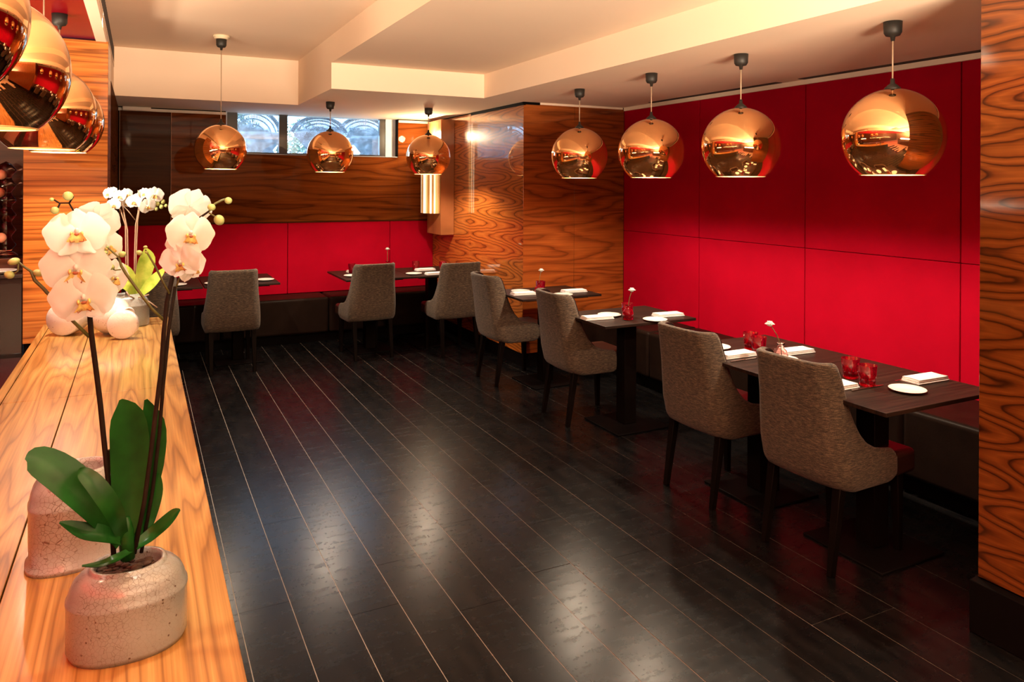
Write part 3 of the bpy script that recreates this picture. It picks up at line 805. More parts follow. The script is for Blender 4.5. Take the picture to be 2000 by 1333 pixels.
globe_lamp('cut-off copper globe at the top left corner, nearest of the bar row', (-0.443, 2.013), 1.857, 0.44, ZR, group=GL, watt=4)
globe_lamp('big copper globe at the left edge, second of the bar row', (-0.402, 2.585), 1.807, 0.44, ZR, group=GL, watt=13)
globe_lamp('copper globe of the bar row, third, overlapping the last one', (-0.40, 4.06), 1.807, 0.44, ZR, group=GL, watt=26)
globe_lamp('farthest copper globe of the bar row, by the lit wood pillar', (-0.405, 4.88), 1.822, 0.45, ZR, group=GL, watt=75)

# ------------------------------------------------------------------ wall lamp by the window
ws = thing('wall_lamp', 'glowing ribbed glass wall lamp on a wood box by the window', 'lamp', (XC, 7.55, 1.0))
bevel(MB().box(-0.16, -0.001, 0.0, 0.42, 0.10, 1.36).build('housing', W_COPPER, ws), 0.004, 1)
rb, rg = MB(), MB()
for k in range(19):
    a = PI*k/18
    (rg if k in (0, 3, 5, 9, 10, 14, 18) else rb).tube([(-0.174-0.115*math.sin(a), 0.19-0.165*math.cos(a), 0.335), (-0.174-0.115*math.sin(a), 0.19-0.165*math.cos(a), 1.12)], 0.014, 8)
o = rb.build('glass_rods', M_SCONCE, ws); o['kind'] = 'stuff'
o = rg.build('amber_rods', M_SCONCE2, ws); o['kind'] = 'stuff'; o['label'] = 'dimmer amber rods'
MB().box(-0.18, -0.161, 0.05, 0.37, 0.34, 1.12).build('backing', M_RIM, ws)
l = bpy.data.lights.new('wall_lamp_light', 'POINT'); l.energy = 34; l.color = (1.0, 0.74, 0.42); l.shadow_soft_size = 0.04
lo = bpy.data.objects.new('wall_lamp_light', l); COL.objects.link(lo); lo.parent = ws; lo.location = (-0.24, 0.21, 1.20)

# ------------------------------------------------------------------ the wooden counter
ct = thing('counter', 'long low counter with a glossy golden veneer top', 'counter')
Y0c, Y1c = 0.75, 5.52
for (xa, xb, ya, yb_) in ((-0.497, -0.2645, Y0c, 3.62), (-0.2615, 0.1785, Y0c, 3.62), (-0.497, -0.2645, 3.6225, Y1c), (-0.2615, 0.1785, 3.6225, Y1c)):
    bevel(MB().box(xa, xb, ya, yb_, 0.715, 0.75).build('top_board', W_TOP, ct), 0.0015, 1)
MB().box(-0.535, -0.5000, Y0c, Y1c, 0.715, 0.75).build('edge_strip', W_TOP, ct)
MB().box(-0.53, 0.165, Y0c+0.02, Y1c-0.02, 0.0, 0.714).build('carcass', M_BASEB, ct)

# bar side: low black ledge, console with plates and a glass ornament
bl_ = tag(MB().box(-1.6, -0.545, 0.75, 5.58, 0.0, 0.545).build('ledge', M_BLACKG), 'low black glossy ledge running along the left of the counter', 'ledge')
bevel(bl_, 0.006, 1)
cs = thing('console', 'dark smoked console left of the lit wood pillar', 'cabinet', (-1.6, 5.85, 0))
bevel(MB().box(-0.9, 0.935, -0.2, 0.3, 0.0, 1.04).build('cabinet_body', M_CONSOLE, cs), 0.004, 1)
bevel(MB().box(-0.9, 0.938, -0.235, 0.3, 1.041, 1.065).build('cabinet_top', M_CONSOLE, cs), 0.003, 1)
bevel(MB().box(-0.9, 0.936, -0.02, 0.3, 1.066, 1.15).build('raised_shelf', M_DARKWALL, cs), 0.003, 1)
for k, (x, y) in enumerate(((-0.80, 5.722), (-1.05, 5.722))):
    q = MB(); q.lathe([(0.055, 1.066), (0.10, 1.083), (0.104, 1.088), (0.095, 1.088), (0.05, 1.073), (1e-5, 1.073)], 28)
    o = q.build('plate', M_CHINA); o.location = (x, y, 0)
    tag(o, ['white plate on the dark console beside the lit pillar', 'white plate on the dark console at the left picture edge'][k], 'plate')
sc = thing('glass_ornament', 'tall knobbly smoked glass ornament standing on the dark console', 'ornament', (-0.80, 5.98, 1.151))
pf = [(0.001, 0), (0.075, 0.005), (0.05, 0.03)]
for k in range(6):
    z = 0.03 + k*0.10
    pf += [(0.035, z+0.01), (0.062, z+0.05), (0.035, z+0.09)]
pf += [(0.001, 0.64)]
MB().lathe(pf, 24).build('column', M_DKGLASS, sc)
for z, x in ((0.13, -0.02), (0.43, -0.03), (0.55, -0.02)):
    MB().ball((x, -0.052, z), 0.034, 14, 9).build('knob', M_CORAL, sc)

# ------------------------------------------------------------------ ceramics and orchids on the counter
CT = 0.7502
def oval_pot(parent, name, rx, ry, h, m, mouth=0.62, lip=True, power=2.6, n=48, base_lip=0.0):
    k = ry/rx
    prof = [(1e-5, 0.0)]
    if base_lip: prof += [(rx*(1+base_lip), 0.0), (rx*(1+base_lip), 0.010), (rx*0.985, 0.017)]
    else: prof += [(rx*0.95, 0.0), (rx, 0.012)]
    prof += [(rx*1.0, h*0.30), (rx*1.0, h*0.60), (rx*1.012, h*0.635), (rx*1.012, h*0.66), (rx*0.985, h*0.685), (rx*0.955, h*0.76), (rx*0.90, h*0.84), (rx*0.80, h*0.91), (rx*(mouth+0.06), h*0.955)]
    if lip: prof += [(rx*(mouth+0.02), h*0.96), (rx*(mouth+0.01), h), (rx*(mouth-0.05), h), (rx*(mouth-0.06), h*0.93)]
    else: prof += [(rx*mouth, h*0.99), (rx*(mouth-0.05), h*0.985), (rx*(mouth-0.08), h*0.93)]
    prof += [(rx*(mouth-0.02), h*0.75), (1e-5, h*0.72)]
    q = MB(); q.lathe(prof, n, sx=1.0, sy=k, power=power)
    o = q.build(name, m, parent)
    return o
def petal_mesh(L, W, cup, notch=0.0, n=9, m=9, tipw=1.0):
    """petal in local xy (root at origin, along +y), facing +z"""
    rows = []
    for i in range(n):
        v = i/(n-1); y = L*v
        wv = W*(math.sin(PI*min(1, (v*0.90+0.06)))**0.62)*(0.35+0.65*min(1, v*2.2)) * tipw
        row = []
        for j in range(m):
            u = -1+2*j/(m-1)
            x = wv*u
            z = cup*L*(v**2)*0.55 - 0.10*L*math.sin(PI*v)*(u*u-0.3) + 0.02*L*math.sin(7*v+3*u)
            row.append(Vector((x, y - 0.08*L*abs(u)**2*v, z)))
        rows.append(row)
    return rows
def flower(parent, pos, face, size, roll=0.0, parts=True, back=False):
    """moth orchid bloom; face = direction the bloom looks at"""
    fz = Vector(face).normalized(); q = fz.to_track_quat('Z', 'Y').to_matrix().to_4x4()
    Mx = Matrix.Translation(Vector(pos)) @ q @ Matrix.Rotation(roll, 4, 'Z')
    s = size
    f = MB()
    specs = [(0.50, 0.36, -0.10, math.radians(90-8), 0.004), (0.50, 0.36, -0.10, math.radians(-90+8), 0.004),
             (0.47, 0.21, -0.12, 0.0, -0.003), (0.45, 0.19, -0.12, math.radians(145), -0.003), (0.45, 0.19, -0.12, math.radians(-145), -0.003)]
    core = MB(); core.ball((0, 0.02*s, 0.03*s), 0.045*s, 10, 6, (0.8, 1.2, 1.4))
    co = core.mesh('flower', M_PETAL); fo = bpy.data.objects.new('flower', co); COL.objects.link(fo); fo.parent = parent
    fo.matrix_local = Mx
    for (L, W, cup, ang, dz) in specs:
        pm = MB(); R = Matrix.Rotation(ang, 4, 'Z')
        pm.grid([[R @ Vector((p.x*s, p.y*s, p.z*s+dz*s*3)) for p in row] for row in petal_mesh(L, W, cup)])
        pm.build('petal', M_PETAL, fo)
    lp = MB()
    lp.grid([[Vector((u*0.10*s*(0.5+v), -0.04*s-0.16*s*v, 0.05*s+0.10*s*v-0.10*s*v*v+0.06*s*u*u)) for u in (-1, -0.5, 0, 0.5, 1)] for v in (0, 0.25, 0.5, 0.75, 1)])
    for sg in (-1, 1):
        lp.ball((sg*0.075*s, -0.05*s, 0.06*s), 0.05*s, 8, 6, (0.5, 1, 1))
    lp.build('lip', M_LIP, fo)
    l2 = MB(); l2.ball((0, -0.06*s, 0.075*s), 0.032*s, 8, 6, (1.4, 0.9, 0.7))
    for sg in (-1, 1):
        l2.tube([(sg*0.03*s, -0.18*s, 0.06*s), (sg*0.09*s, -0.21*s, 0.10*s), (sg*0.10*s, -0.17*s, 0.13*s)], 0.007*s, 5)
    l2.build('lip_mark', M_LIPR, fo)
    return fo
def leaf(parent, pts, widths, m, name='leaf', up=(0, 0, 1), fold=0.25, n=14):
    pts = [Vector(p) for p in pts]
    def cat(arr, t):
        k = len(arr)-1; x = t*k; i = min(int(x), k-1); q = x-i
        p0, p1, p2, p3 = arr[max(i-1, 0)], arr[i], arr[i+1], arr[min(i+2, k)]
        return 0.5*((2*p1)+(p2-p0)*q+(2*p0-5*p1+4*p2-p3)*q*q+(3*p1-p0-3*p2+p3)*q*q*q)
    rows = []
    for i in range(n):
        t = i/(n-1); p = cat(pts, t); d = (cat(pts, min(1, t+0.02))-cat(pts, max(0, t-0.02))).normalized()
        sd = d.cross(Vector(up)).normalized(); nn = sd.cross(d)
        w_ = cat(widths, t)
        rows.append([p + sd*w_*u + nn*(abs(u)**1.3)*w_*fold for u in (-1, -0.75, -0.5, -0.25, 0, 0.25, 0.5, 0.75, 1)])
    b = MB(); b.grid(rows)
    # give the blade a thickness
    rows2 = [[q - (r[4]-r[3]).cross(r[5]-r[4]).normalized()*0.0 - Vector(up)*0.0012 for q in r] for r in rows]
    b.grid([list(reversed(r)) for r in rows2])
    return b.build(name, m, parent)

# front orchid
YP = 1.64
PC = at(250, 1238, YP)
po = thing('potted_orchid', 'large white moth orchid in an oval crackle-glazed pot, nearest on the counter', 'plant', (PC.x, YP, CT))
RPi = Vector(po.location)
oval_pot(po, 'pot', 0.106, 0.084, 0.158, M_CRACK, power=2.25)
so = MB(); rn = random.Random(4)
so.lathe([(0.066, 0.100), (0.060, 0.131), (1e-5, 0.139)], 24, sx=1.0, sy=0.79, power=2.6)
for k in range(70):
    a = rn.uniform(0, 2*PI); q = rn.random()**0.5*0.058
    so.ball((q*math.cos(a), q*math.sin(a)*0.78, 0.138+rn.uniform(-0.003, 0.006)), rn.uniform(0.004, 0.009), 6, 4, (1.5, 0.8, 0.6))
so.build('bark', M_SOIL_SHADE, po)
def P(u, v, dy=0.0): return at(u, v, YP+dy) - RPi
def stem(parent, px, r, m=None, name='stem'):
    return MB().tube([P(*q) for q in px], r, 8).build(name, m or M_STEM, parent)
stem(po, [(222, 1085, 0), (216, 980, 0), (205, 880, 0), (196, 790, 0.0), (186, 710, 0.0), (178, 650, 0), (174, 600, 0), (172, 560, 0.02), (180, 500, 0.03), (186, 450, 0.03), (165, 425, 0.02), (147, 408, 0)], [0.0048]*6+[0.0044]*3+[0.003, 0.0025, 0.002])
stem(po, [(238, 1080, 0.02), (226, 960, 0.03), (213, 880, 0.01)], 0.0040)
stem(po, [(262, 1082, 0), (282, 980, 0), (294, 890, 0), (305, 800, 0), (315, 720, 0), (320, 650, 0), (326, 590, 0), (338, 535, 0.02), (352, 480, 0.03), (362, 445, 0.03), (384, 430, 0.02), (408, 413, 0)], [0.0044]*8+[0.0034, 0.003, 0.0024, 0.002])
stem(po, [(276, 1080, 0.03), (298, 960, 0.03), (311, 850, 0.02), (318, 760, 0.01), (324, 700, 0.01), (330, 640, 0.02), (342, 560, 0.02)], 0.0036)
stem(po, [(174, 658, 0), (140, 625, -0.01), (110, 592, -0.01), (84, 563, -0.01), (68, 548, -0.01), (60, 530, -0.01), (45, 520, -0.01), (36, 512, -0.01)], [0.0033]*5+[0.0026, 0.002, 0.0018], M_GSTEM, 'side_stem')
stem(po, [(62, 541, -0.01), (76, 536, -0.01)], 0.0016, M_GSTEM, 'side_stem')
stem(po, [(36, 515, -0.01), (35, 530, -0.01), (25, 536, -0.01)], 0.0016, M_GSTEM, 'side_stem')
stem(po, [(319, 625, 0), (296, 603, -0.01), (270, 568, -0.01), (246, 535, -0.01), (237, 520, -0.01), (232, 503, -0.01), (214, 487, -0.01), (208, 482, -0.01)], [0.0028]*5+[0.002, 0.0016, 0.0014], M_GSTEM, 'side_stem')
stem(po, [(236, 527, -0.01), (225, 528, -0.01), (217, 524, -0.01)], 0.0013, M_GSTEM, 'side_stem')
stem(po, [(331, 574, 0), (318, 550, 0), (303, 520, 0), (290, 498, 0), (284, 488, 0)], [0.002]*3+[0.0016, 0.0013], M_GSTEM, 'side_stem')
stem(po, [(337, 580, 0.02), (350, 545, 0.02), (366, 520, 0.02)], 0.002, M_GSTEM, 'side_stem')
stem(po, [(147, 418, 0.0), (135, 397, -0.01), (116, 397, -0.01), (103, 389, -0.01)], 0.0016, M_STEM, 'side_stem')
stem(po, [(135, 397, -0.01), (143, 385, -0.01), (137, 378, -0.01)], 0.0016, M_STEM, 'side_stem')
stem(po, [(117, 398, -0.01), (111, 410, -0.01)], 0.0016, M_STEM, 'side_stem')
stem(po, [(408, 413, 0), (420, 398, 0), (434, 391, 0), (442, 389, 0)], 0.0022, M_GSTEM, 'side_stem')
stem(po, [(408, 416, 0), (418, 422, 0), (424, 426, 0)], 0.0016, M_GSTEM, 'side_stem')
def bud(parent, u, v, dy, w_, h_, m=M_BUD, rot=0.0):
    s_ = 0.00101
    b = MB(); R = Matrix.Rotation(rot, 4, 'Y')
    b.ball((0, 0, 0), 1.0, 14, 9, (w_*s_/2, w_*s_/2, h_*s_/2), R)
    rim_ = MB()
    o = b.build('bud', m, parent); o.location = P(u, v, dy)
    return o
for q in ((133, 383, -0.01, 18, 17, 0.3), (107, 411, -0.01, 15, 14, 0.0), (101, 390, -0.01, 8, 7, 0), (112, 437, 0.0, 22, 26, 0.6), (27, 511, -0.01, 20, 13, -0.3), (18, 537, -0.01, 17, 14, 0.4), (75, 533, -0.01, 18, 13, 0.2),
          (203, 494, -0.01, 14, 8, 0), (239, 497, -0.01, 14, 12, 0), (215, 521, -0.01, 17, 12, 0.4), (210, 483, -0.01, 5, 5, 0), (272, 494, 0, 12, 10, 0.3), (284, 483, 0, 8, 6, 0), (286, 493, 0, 6, 6, 0),
          (413, 405, -0.01, 16, 14, 0.2), (446, 392, 0, 15, 14, 0.2), (428, 430, -0.01, 20, 22, -0.6)):
    bud(po, *q[:5], M_BUD, q[5])
toc = lambda u, v, dx=0, dz=0: Vector((0, 0, HGT)) + Vector((dx, 0, dz)) - at(u, v, YP)
FS = 0.00104
def fl_(u, v, dy, px, dx=0.0, dz=0.0, roll=0.0, away=False):
    d = toc(u, v); d = d.normalized() + Vector((dx, 0, dz))
    if away: d = -toc(u, v).normalized() + Vector((dx, 0, dz))
    return flower(po, P(u, v, dy), d, px*FS, roll)
fl_(150, 455, -0.030, 108, -0.05, 0.45, 0.05)
fl_(148, 524, -0.035, 116, -0.05, -0.22, -0.05)
fl_(163, 582, -0.040, 112, 0.0, -0.28, 0.08)
fl_(192, 430, 0.035, 80, 0.1, 0.15, 0.5, away=True)
fl_(208, 482, 0.030, 76, 0.75, 0.1, 0.3)
fl_(222, 541, 0.030, 74, 0.9, -0.1, -0.2)
fl_(372, 457, -0.030, 92, 0.25, 0.05, -0.15)
fl_(352, 512, -0.030, 80, -0.35, -0.45, 0.2)
fl_(371, 404, 0.030, 86, -0.1, 0.30, 0.4, away=True)
fl_(376, 522, 0.020, 72, 0.95, -0.35, 0.2)
fl_(346, 478, 0.030, 60, -0.9, -0.1, 0.2)
# leaves of the front orchid
leaf(po, [P(236, 1062, -0.01), P(196, 1000, -0.03), P(130, 935, -0.03), P(72, 898, -0.02), P(50, 893, -0.02)], [0.012, 0.028, 0.034, 0.026, 0.004], M_LEAF, up=(0.2, -0.75, 0.65), fold=0.15)
leaf(po, [P(240, 1052, -0.01), P(222, 1000, -0.06), P(188, 950, -0.06), P(163, 925, -0.05), P(154, 917, -0.05)], [0.011, 0.017, 0.017, 0.012, 0.003], M_LEAF, up=(0.1, -0.8, 0.6), fold=0.2)
leaf(po, [P(246, 1055, 0), P(250, 985, 0.0), P(254, 900, 0.0), P(248, 815, 0.0), P(236, 781, 0.0)], [0.012, 0.027, 0.035, 0.030, 0.003], M_LEAF, up=(0.15, -1, 0.1), fold=0.18)
leaf(po, [P(262, 1055, 0.03), P(278, 980, 0.04), P(293, 900, 0.04), P(297, 830, 0.04), P(285, 781, 0.04)], [0.012, 0.022, 0.027, 0.024, 0.003], M_LEAF, up=(0.3, -1, 0.1), fold=0.2)
leaf(po, [P(234, 1060, -0.03), P(205, 1047, -0.05), P(165, 1040, -0.05), P(135, 1028, -0.05), P(116, 1021, -0.05)], [0.010, 0.017, 0.017, 0.010, 0.002], M_LEAF, up=(0, -0.55, 0.85), fold=0.3)
leaf(po, [P(262, 1070, 0.0), P(290, 1050, 0.02), P(320, 1025, 0.02), P(342, 1003, 0.02), P(352, 996, 0.02)], [0.009, 0.013, 0.014, 0.010, 0.002], M_LEAF, up=(0, -0.6, 0.8), fold=0.3)
leaf(po, [P(272, 1065, 0.02), P(290, 1010, 0.04), P(304, 960, 0.04), P(310, 925, 0.04)], [0.010, 0.015, 0.014, 0.003], M_LEAF, up=(0.4, -1, 0.1), fold=0.2)
leaf(po, [P(252, 1078, -0.05), P(225, 1093, -0.08), P(195, 1104, -0.08), P(160, 1106, -0.08)], [0.008, 0.010, 0.008, 0.002], M_LEAF, up=(0, -0.3, 1), fold=0.3)
cr = MB(); cr.tube([P(250, 1092, 0), P(246, 1040, 0), P(245, 1010, 0)], [0.013, 0.015, 0.008], 10); cr.build('crown', M_LEAF, po)
# empty crackle pot behind it
PC2 = at(147, 1085, 2.06)
ep = thing('crackle_pot', 'empty oval pot with coarse brown crackle, behind the nearest orchid pot', 'pot', (PC2.x, 2.06, CT), 0.1)
oval_pot(ep, 'pot_body', 0.096, 0.078, 0.222, M_CRACK2, mouth=0.70, lip=False, power=2.8, base_lip=0.07)
# far orchid
YF = 5.28
PF = at(247, 643, YF)
RF = Vector((PF.x, YF, CT))
pf_ = thing('potted_orchid', 'smaller white orchid with yellow-green leaves at the far end of the counter', 'plant', RF)
oval_pot(pf_, 'pot', 0.13, 0.10, 0.20, M_CRACK, mouth=0.55)
def Q(u, v, dy=0.0): return at(u, v, YF+dy) - RF
MB().lathe([(0.06, 0.13), (0.055, 0.182), (1e-5, 0.187)], 18, sy=0.77).build('bark', M_SOIL_SHADE, pf_)
for px in ([(253, 588, 0), (250, 520, 0), (249, 450, 0), (243, 420, 0), (238, 395, 0), (226, 385, 0)], [(246, 588, 0), (246, 500, 0), (245, 440, 0), (236, 412, 0), (228, 400, 0)],
           [(262, 588, 0), (263, 500, 0), (265, 440, 0), (270, 415, 0), (272, 385, 0), (270, 372, 0)], [(266, 588, 0), (266, 500, 0), (269, 430, 0), (274, 400, 0), (290, 390, 0), (325, 405, 0)]):
    MB().tube([Q(*q) for q in px], 0.0042, 6).build('stem', M_LSTEM, pf_)
MB().tube([Q(264, 430), Q(250, 412), Q(241, 403)], 0.003, 6).build('side_stem', M_LSTEM, pf_)
def ff(u, v, dy, px, dx, dz, roll, away=False):
    d = (Vector((0, 0, HGT))-at(u, v, YF)).normalized()
    d = (-d if away else d) + Vector((dx, 0, dz))
    flower(pf_, Q(u, v, dy), d, px*0.0034, roll)
for q in ((211, 378, 0, 24, -0.9, 0.1, 0.1), (222, 374, 0.03, 20, 0.8, 0.3, 0.5), (233, 383, -0.03, 24, 0.1, 0.1, 0.0), (247, 380, 0.02, 26, 0.5, 0.0, 0.3), (222, 400, -0.03, 26, -0.3, -0.3, 0.2), (245, 397, 0.03, 20, 0.2, -0.2, 0.0),
          (261, 394, -0.03, 28, -0.2, 0.0, 0.1), (270, 386, 0.03, 20, 0.4, 0.2, 0.0), (281, 378, 0.0, 24, -0.5, 0.1, 0.3), (302, 381, -0.02, 34, 0.15, 0.05, 0.0), (288, 403, -0.03, 32, 0.3, -0.3, 0.4)):
    ff(*q)
bb2 = MB()
for (u, v, r_) in ((308, 398, 0.014), (318, 394, 0.014), (315, 404, 0.013), (305, 408, 0.012), (324, 402, 0.010), (331, 407, 0.007)):
    o = MB().ball((0, 0, 0), r_, 10, 7, (1, 1, 1.2)).build('bud', M_BUD, pf_); o.location = Q(u, v)
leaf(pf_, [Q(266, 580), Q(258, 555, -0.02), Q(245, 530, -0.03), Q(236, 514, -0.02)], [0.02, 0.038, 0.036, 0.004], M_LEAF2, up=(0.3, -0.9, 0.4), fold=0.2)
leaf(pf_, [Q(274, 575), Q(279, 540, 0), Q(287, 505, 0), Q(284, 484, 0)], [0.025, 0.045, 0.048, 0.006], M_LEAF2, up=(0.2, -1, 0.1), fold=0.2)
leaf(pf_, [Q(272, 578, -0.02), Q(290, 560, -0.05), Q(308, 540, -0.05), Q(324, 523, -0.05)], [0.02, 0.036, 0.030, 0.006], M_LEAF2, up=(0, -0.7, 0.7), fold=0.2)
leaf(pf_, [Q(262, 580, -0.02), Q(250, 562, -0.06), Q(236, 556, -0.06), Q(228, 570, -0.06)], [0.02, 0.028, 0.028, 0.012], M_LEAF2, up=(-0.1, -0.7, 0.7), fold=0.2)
for px in ([(262, 583, -0.08), (252, 578, -0.1), (247, 570, -0.1)], [(275, 583, -0.08), (292, 590, -0.1), (307, 601, -0.12)], [(270, 582, -0.08), (283, 578, -0.1), (291, 576, -0.1)]):
    MB().tube([Q(*q) for q in px], 0.004, 6).build('root', M_LSTEM, pf_)
# lying white vases
def lying_vase(loc, aim, prof, label):
    q = Vector(aim).normalized().to_track_quat('Z', 'Y').to_euler()
    t = thing('white_vase', label, 'vase', loc); t.rotation_euler = q
    MB().lathe(prof, 32).build('vase_body', M_VASE, t)
    return t
p = at(120, 640, 5.05)
lying_vase((p.x, 5.05, CT+0.097), (0.45, 1, 0.03), [(1e-5, -0.002), (0.088, 0.0), (0.096, 0.012), (0.094, 0.14), (0.080, 0.22), (0.05, 0.26), (0.045, 0.25), (1e-5, 0.20)], 'white vase lying at the far left edge of the counter')
p = at(238, 632, 4.80)
lying_vase((p.x, 4.80, CT+0.083), (0.25, 1, 0.02), [(1e-5, -0.002), (0.076, 0.0), (0.082, 0.010), (0.082, 0.045), (0.06, 0.07), (1e-5, 0.072)], 'round white ceramic disc standing on edge before the far orchid pot')
p = at(222, 608, 5.02)
lv = lying_vase((p.x - 0.015, 5.02, CT+0.112), (0.86, -0.85, 0.0), [(1e-5, -0.10), (0.05, -0.095), (0.09, -0.065), (0.110, -0.01), (0.100, 0.05), (0.07, 0.085), (0.048, 0.10), (0.050, 0.125), (0.054, 0.130), (0.042, 0.130), (0.036, 0.11), (0.03, 0.08), (1e-5, 0.07)], 'plump white bottle vase lying on its side, mouth towards the room')
MB().lathe([(0.035, 0.1095), (1e-5, 0.109)], 24).build('mouth', M_SOIL_SHADE, lv)  # dark disc standing in for the shade inside the neck

# ------------------------------------------------------------------ table settings
TZ = 0.7502
def make_plate():
    return MB().lathe([(0.045, 0.0), (0.050, 0.003), (0.080, 0.010), (0.0815, 0.013), (0.078, 0.014), (0.052, 0.007), (1e-5, 0.006)], 36).mesh('plate', M_CHINA)
PLM = make_plate()
def plate(x, y, label, s=1.0):
    o = bpy.data.objects.new('plate', PLM); COL.objects.link(o); o.location = (x, y, TZ); o.scale = (s, s, s)
    tag(o, label, 'plate', 'white bread plates')
GLM = MB().lathe([(1e-5, 0.0), (0.032, 0.0), (0.0335, 0.004), (0.041, 0.093), (0.0385, 0.093), (0.0315, 0.014), (1e-5, 0.012)], 28).mesh('tumbler', M_REDGLASS)
def tumbler(x, y, label):
    o = bpy.data.objects.new('tumbler', GLM); COL.objects.link(o); o.location = (x, y, TZ); o.rotation_euler = (0, 0, x*7)
    tag(o, label, 'glass', 'ruby red tumblers')
def nap_mesh():
    b = MB()
    for k, (w2, l2, z0_, z1_) in enumerate(((0.044, 0.106, 0.0, 0.0055), (0.0415, 0.102, 0.0080, 0.0130), (0.0405, 0.099, 0.0150, 0.0205))):
        rows = []
        for i in range(9):
            a = -l2 + 2*l2*i/8
            rows.append([Vector((a, -w2, z0_)), Vector((a, -w2-0.002, (z0_+z1_)/2)), Vector((a, -w2, z1_)), Vector((a, 0, z1_+0.002*math.sin(i+k))), Vector((a, w2, z1_)), Vector((a, w2+0.004, (z0_+z1_)/2)), Vector((a, w2, z0_-(0.0026 if k else 0.0)))])
        b.grid(rows)
        n7 = 7
        base = len(b.v)-9*n7
        b.f.append(tuple(base+j for j in range(n7))); b.sm.append(False)
        b.f.append(tuple(base+8*n7+j for j in reversed(range(n7)))); b.sm.append(False)
    return b.mesh('napkin', M_LINEN)
NPM = nap_mesh()
def napkin(x, y, rz, label):
    o = bpy.data.objects.new('napkin', NPM); COL.objects.link(o); o.location = (x, y, TZ+0.001); o.rotation_euler = (0, 0, rz)
    tag(o, label, 'napkin', 'folded white napkins')
def kn_mesh():
    b = MB()
    b.add([(0.0, -0.004, 0.001), (0.0, 0.004, 0.001), (0.10, 0.005, 0.001), (0.10, -0.005, 0.001), (0.0, -0.004, 0.006), (0.0, 0.004, 0.006), (0.10, 0.005, 0.006), (0.10, -0.005, 0.006)],
          [(0, 1, 2, 3), (7, 6, 5, 4), (0, 4, 5, 1), (1, 5, 6, 2), (2, 6, 7, 3), (3, 7, 4, 0)])
    b.add([(0.10, -0.005, 0.002), (0.10, 0.007, 0.002), (0.18, 0.009, 0.002), (0.215, 0.0, 0.002), (0.21, -0.005, 0.002), (0.10, -0.005, 0.004), (0.10, 0.007, 0.004), (0.18, 0.009, 0.004), (0.215, 0.0, 0.004), (0.21, -0.005, 0.004)],
          [(4, 3, 2, 1, 0), (5, 6, 7, 8, 9), (0, 1, 6, 5), (1, 2, 7, 6), (2, 3, 8, 7), (3, 4, 9, 8), (4, 0, 5, 9)])
    return b.mesh('knife', M_STEEL)
KNM = kn_mesh()
def knife(x, y, rz, label):
    o = bpy.data.objects.new('knife', KNM); COL.objects.link(o); o.location = (x, y, TZ); o.rotation_euler = (0, 0, rz)
    tag(o, label, 'knife', 'table knives')
def bud_vase(x, y, rz, label, flabel, clear=False, lean=(-0.03, 0.0), h=0.115, fh=0.09):
    m = M_CLEARGLASS if clear else M_REDGLASS
    o = MB().lathe([(1e-5, 0), (0.030, 0), (0.036, 0.006), (0.037, 0.045), (0.030, 0.064), (0.015, 0.078), (0.013, 0.090), (0.022, 0.100), (0.020, 0.100), (0.011, 0.090), (0.012, 0.078), (0.027, 0.061), (0.033, 0.044), (0.032, 0.010), (1e-5, 0.009)], 28).build('bud_vase', m)
    o.location = (x, y, TZ); tag(o, label, 'vase', 'single flower vases')
    t = thing('white_flower', flabel, 'flower', (x, y, TZ+0.012), rz, 'single white table flowers')
    tip = Vector((lean[0], lean[1], 0.095+fh))
    MB().tube([(0.010, 0, 0.0), (0.0, 0, 0.08), (lean[0]*0.35, lean[1]*0.35, 0.08+fh*0.55), tip], 0.0022, 6).build('stem', M_GSTEM, t)
    b = MB(); rn = random.Random(int(x*100+y*31))
    b.ball(tip, 0.016, 10, 7, (1, 1, 0.8))
    for ring, (rr, cnt, tilt) in enumerate(((0.022, 9, 0.3), (0.027, 11, 0.0), (0.020, 8, 0.8))):
        for k in range(cnt):
            a = 2*PI*k/cnt + ring*0.4; ca, sa = math.cos(a), math.sin(a)
            c0 = tip + Vector((ca*rr*0.3, sa*rr*0.3, -0.006+0.004*ring))
            e = tip + Vector((ca*rr*math.cos(tilt), sa*rr*math.cos(tilt), rr*math.sin(tilt)))
            sd = Vector((-sa, ca, 0))*0.009
            b.add([c0, (c0+e)/2+sd+Vector((0, 0, 0.002)), e, (c0+e)/2-sd+Vector((0, 0, 0.002))], [(0, 1, 2, 3)], True)
    b.build('blossom', M_PETAL, t)
# nearest table
plate(3.03, 2.14, 'white plate on the nearest table, right of the two glasses', 0.95)
napkin(3.27, 2.22, -0.03, 'folded napkin on the nearest table beside the red wall')
napkin(2.775, 2.31, 0.0, 'folded napkin on the nearest table behind the nearest chair back')
plate(2.83, 2.56, 'white plate half hidden by the nearest chair back')
knife(2.80, 2.243, 0.02, 'knife beside the napkin at the nearest chair')
knife(3.12, 2.265, 0.05, 'knife under the napkin by the red wall on the nearest table')
tumbler(2.995, 2.405, 'far one of the two red tumblers on the nearest table')
tumbler(2.95, 2.28, 'near one of the two red tumblers on the nearest table')
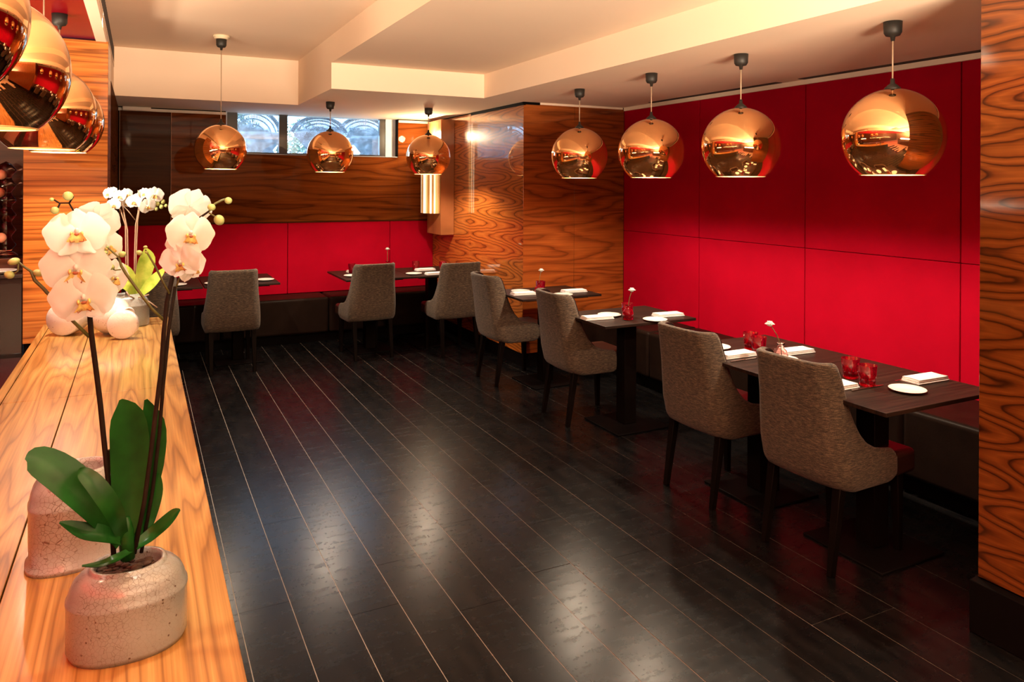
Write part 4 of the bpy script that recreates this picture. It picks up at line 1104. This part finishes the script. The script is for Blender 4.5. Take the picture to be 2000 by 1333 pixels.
# second table
plate(2.97, 2.80, 'white plate behind the clear pink flower vase')
napkin(3.17, 2.90, -0.05, 'folded napkin on the second table beside the red wall')
napkin(2.825, 2.975, 0.0, 'folded napkin on the second table behind the second nearest chair')
plate(2.86, 3.17, 'white plate on the second table, just right of the second nearest chair')
knife(2.70, 2.88, 0.05, 'knife on the second table beside the seam')
tumbler(3.02, 3.07, 'far one of the two red tumblers on the second table')
tumbler(2.975, 2.965, 'near one of the two red tumblers on the second table')
bud_vase(2.925, 2.765, 0, 'clear pink glass vase on the second nearest table', 'white ranunculus in the clear pink vase', True, (-0.045, 0.03))
# lone table
plate(2.90, 4.27, 'white plate left of the red vase on the lone table')
plate(3.075, 3.99, 'white plate right of the red vase on the lone table')
napkin(2.76, 4.21, -0.1, 'folded napkin on the lone table beside its chair')
napkin(3.27, 4.10, -0.08, 'folded napkin on the lone table beside the red wall')
bud_vase(2.935, 4.10, 0, 'red glass vase on the lone table', 'white ranunculus in the red vase on the lone table', False, (0.03, 0.0))
tumbler(3.00, 4.20, 'red tumbler behind the red vase on the lone table')
# table before the column
plate(2.87, 5.545, 'white plate left of the red vase on the table before the column')
plate(3.09, 5.22, 'white plate right of the red vase on the table before the column')
napkin(2.825, 5.40, -0.1, 'folded napkin left on the table before the wood column')
napkin(3.28, 5.36, -0.08, 'folded napkin right on the table before the wood column')
bud_vase(2.945, 5.36, 0, 'red glass vase on the table before the wood column', 'white ranunculus in the red vase before the wood column', False, (0.02, 0.0))
tumbler(3.02, 5.47, 'red tumbler behind the vase on the table before the column')
# back table pair
plate(1.86, 7.17, 'white plate at the left end of the back table pair')
tumbler(1.93, 7.44, 'red tumbler at the left end of the back table pair')
napkin(2.00, 7.50, 0.0, 'folded napkin at the left end of the back table pair')
plate(2.46, 7.08, 'white plate in the middle of the back table pair')
tumbler(2.60, 7.42, 'red tumbler in the middle of the back table pair')
napkin(2.68, 7.36, 0.0, 'folded napkin behind the middle of the back table pair')
napkin(2.66, 6.99, 0.0, 'folded napkin at the front of the back table pair')
tumbler(2.85, 7.28, 'red tumbler at the right end of the back table pair')
napkin(2.98, 6.97, 0.3, 'folded napkin at the right end of the back table pair')
bud_vase(2.31, 7.48, 0, 'red glass vase behind the chair below the window', 'white ranunculus above the chair below the window', False, (0.0, 0.0), fh=0.12)
# back left tables
plate(0.60, 7.12, 'white plate left of the fully seen back chair')
plate(1.05, 7.20, 'white plate right of the fully seen back chair')
plate(0.30, 7.15, 'white plate behind the hanging orchid blooms')
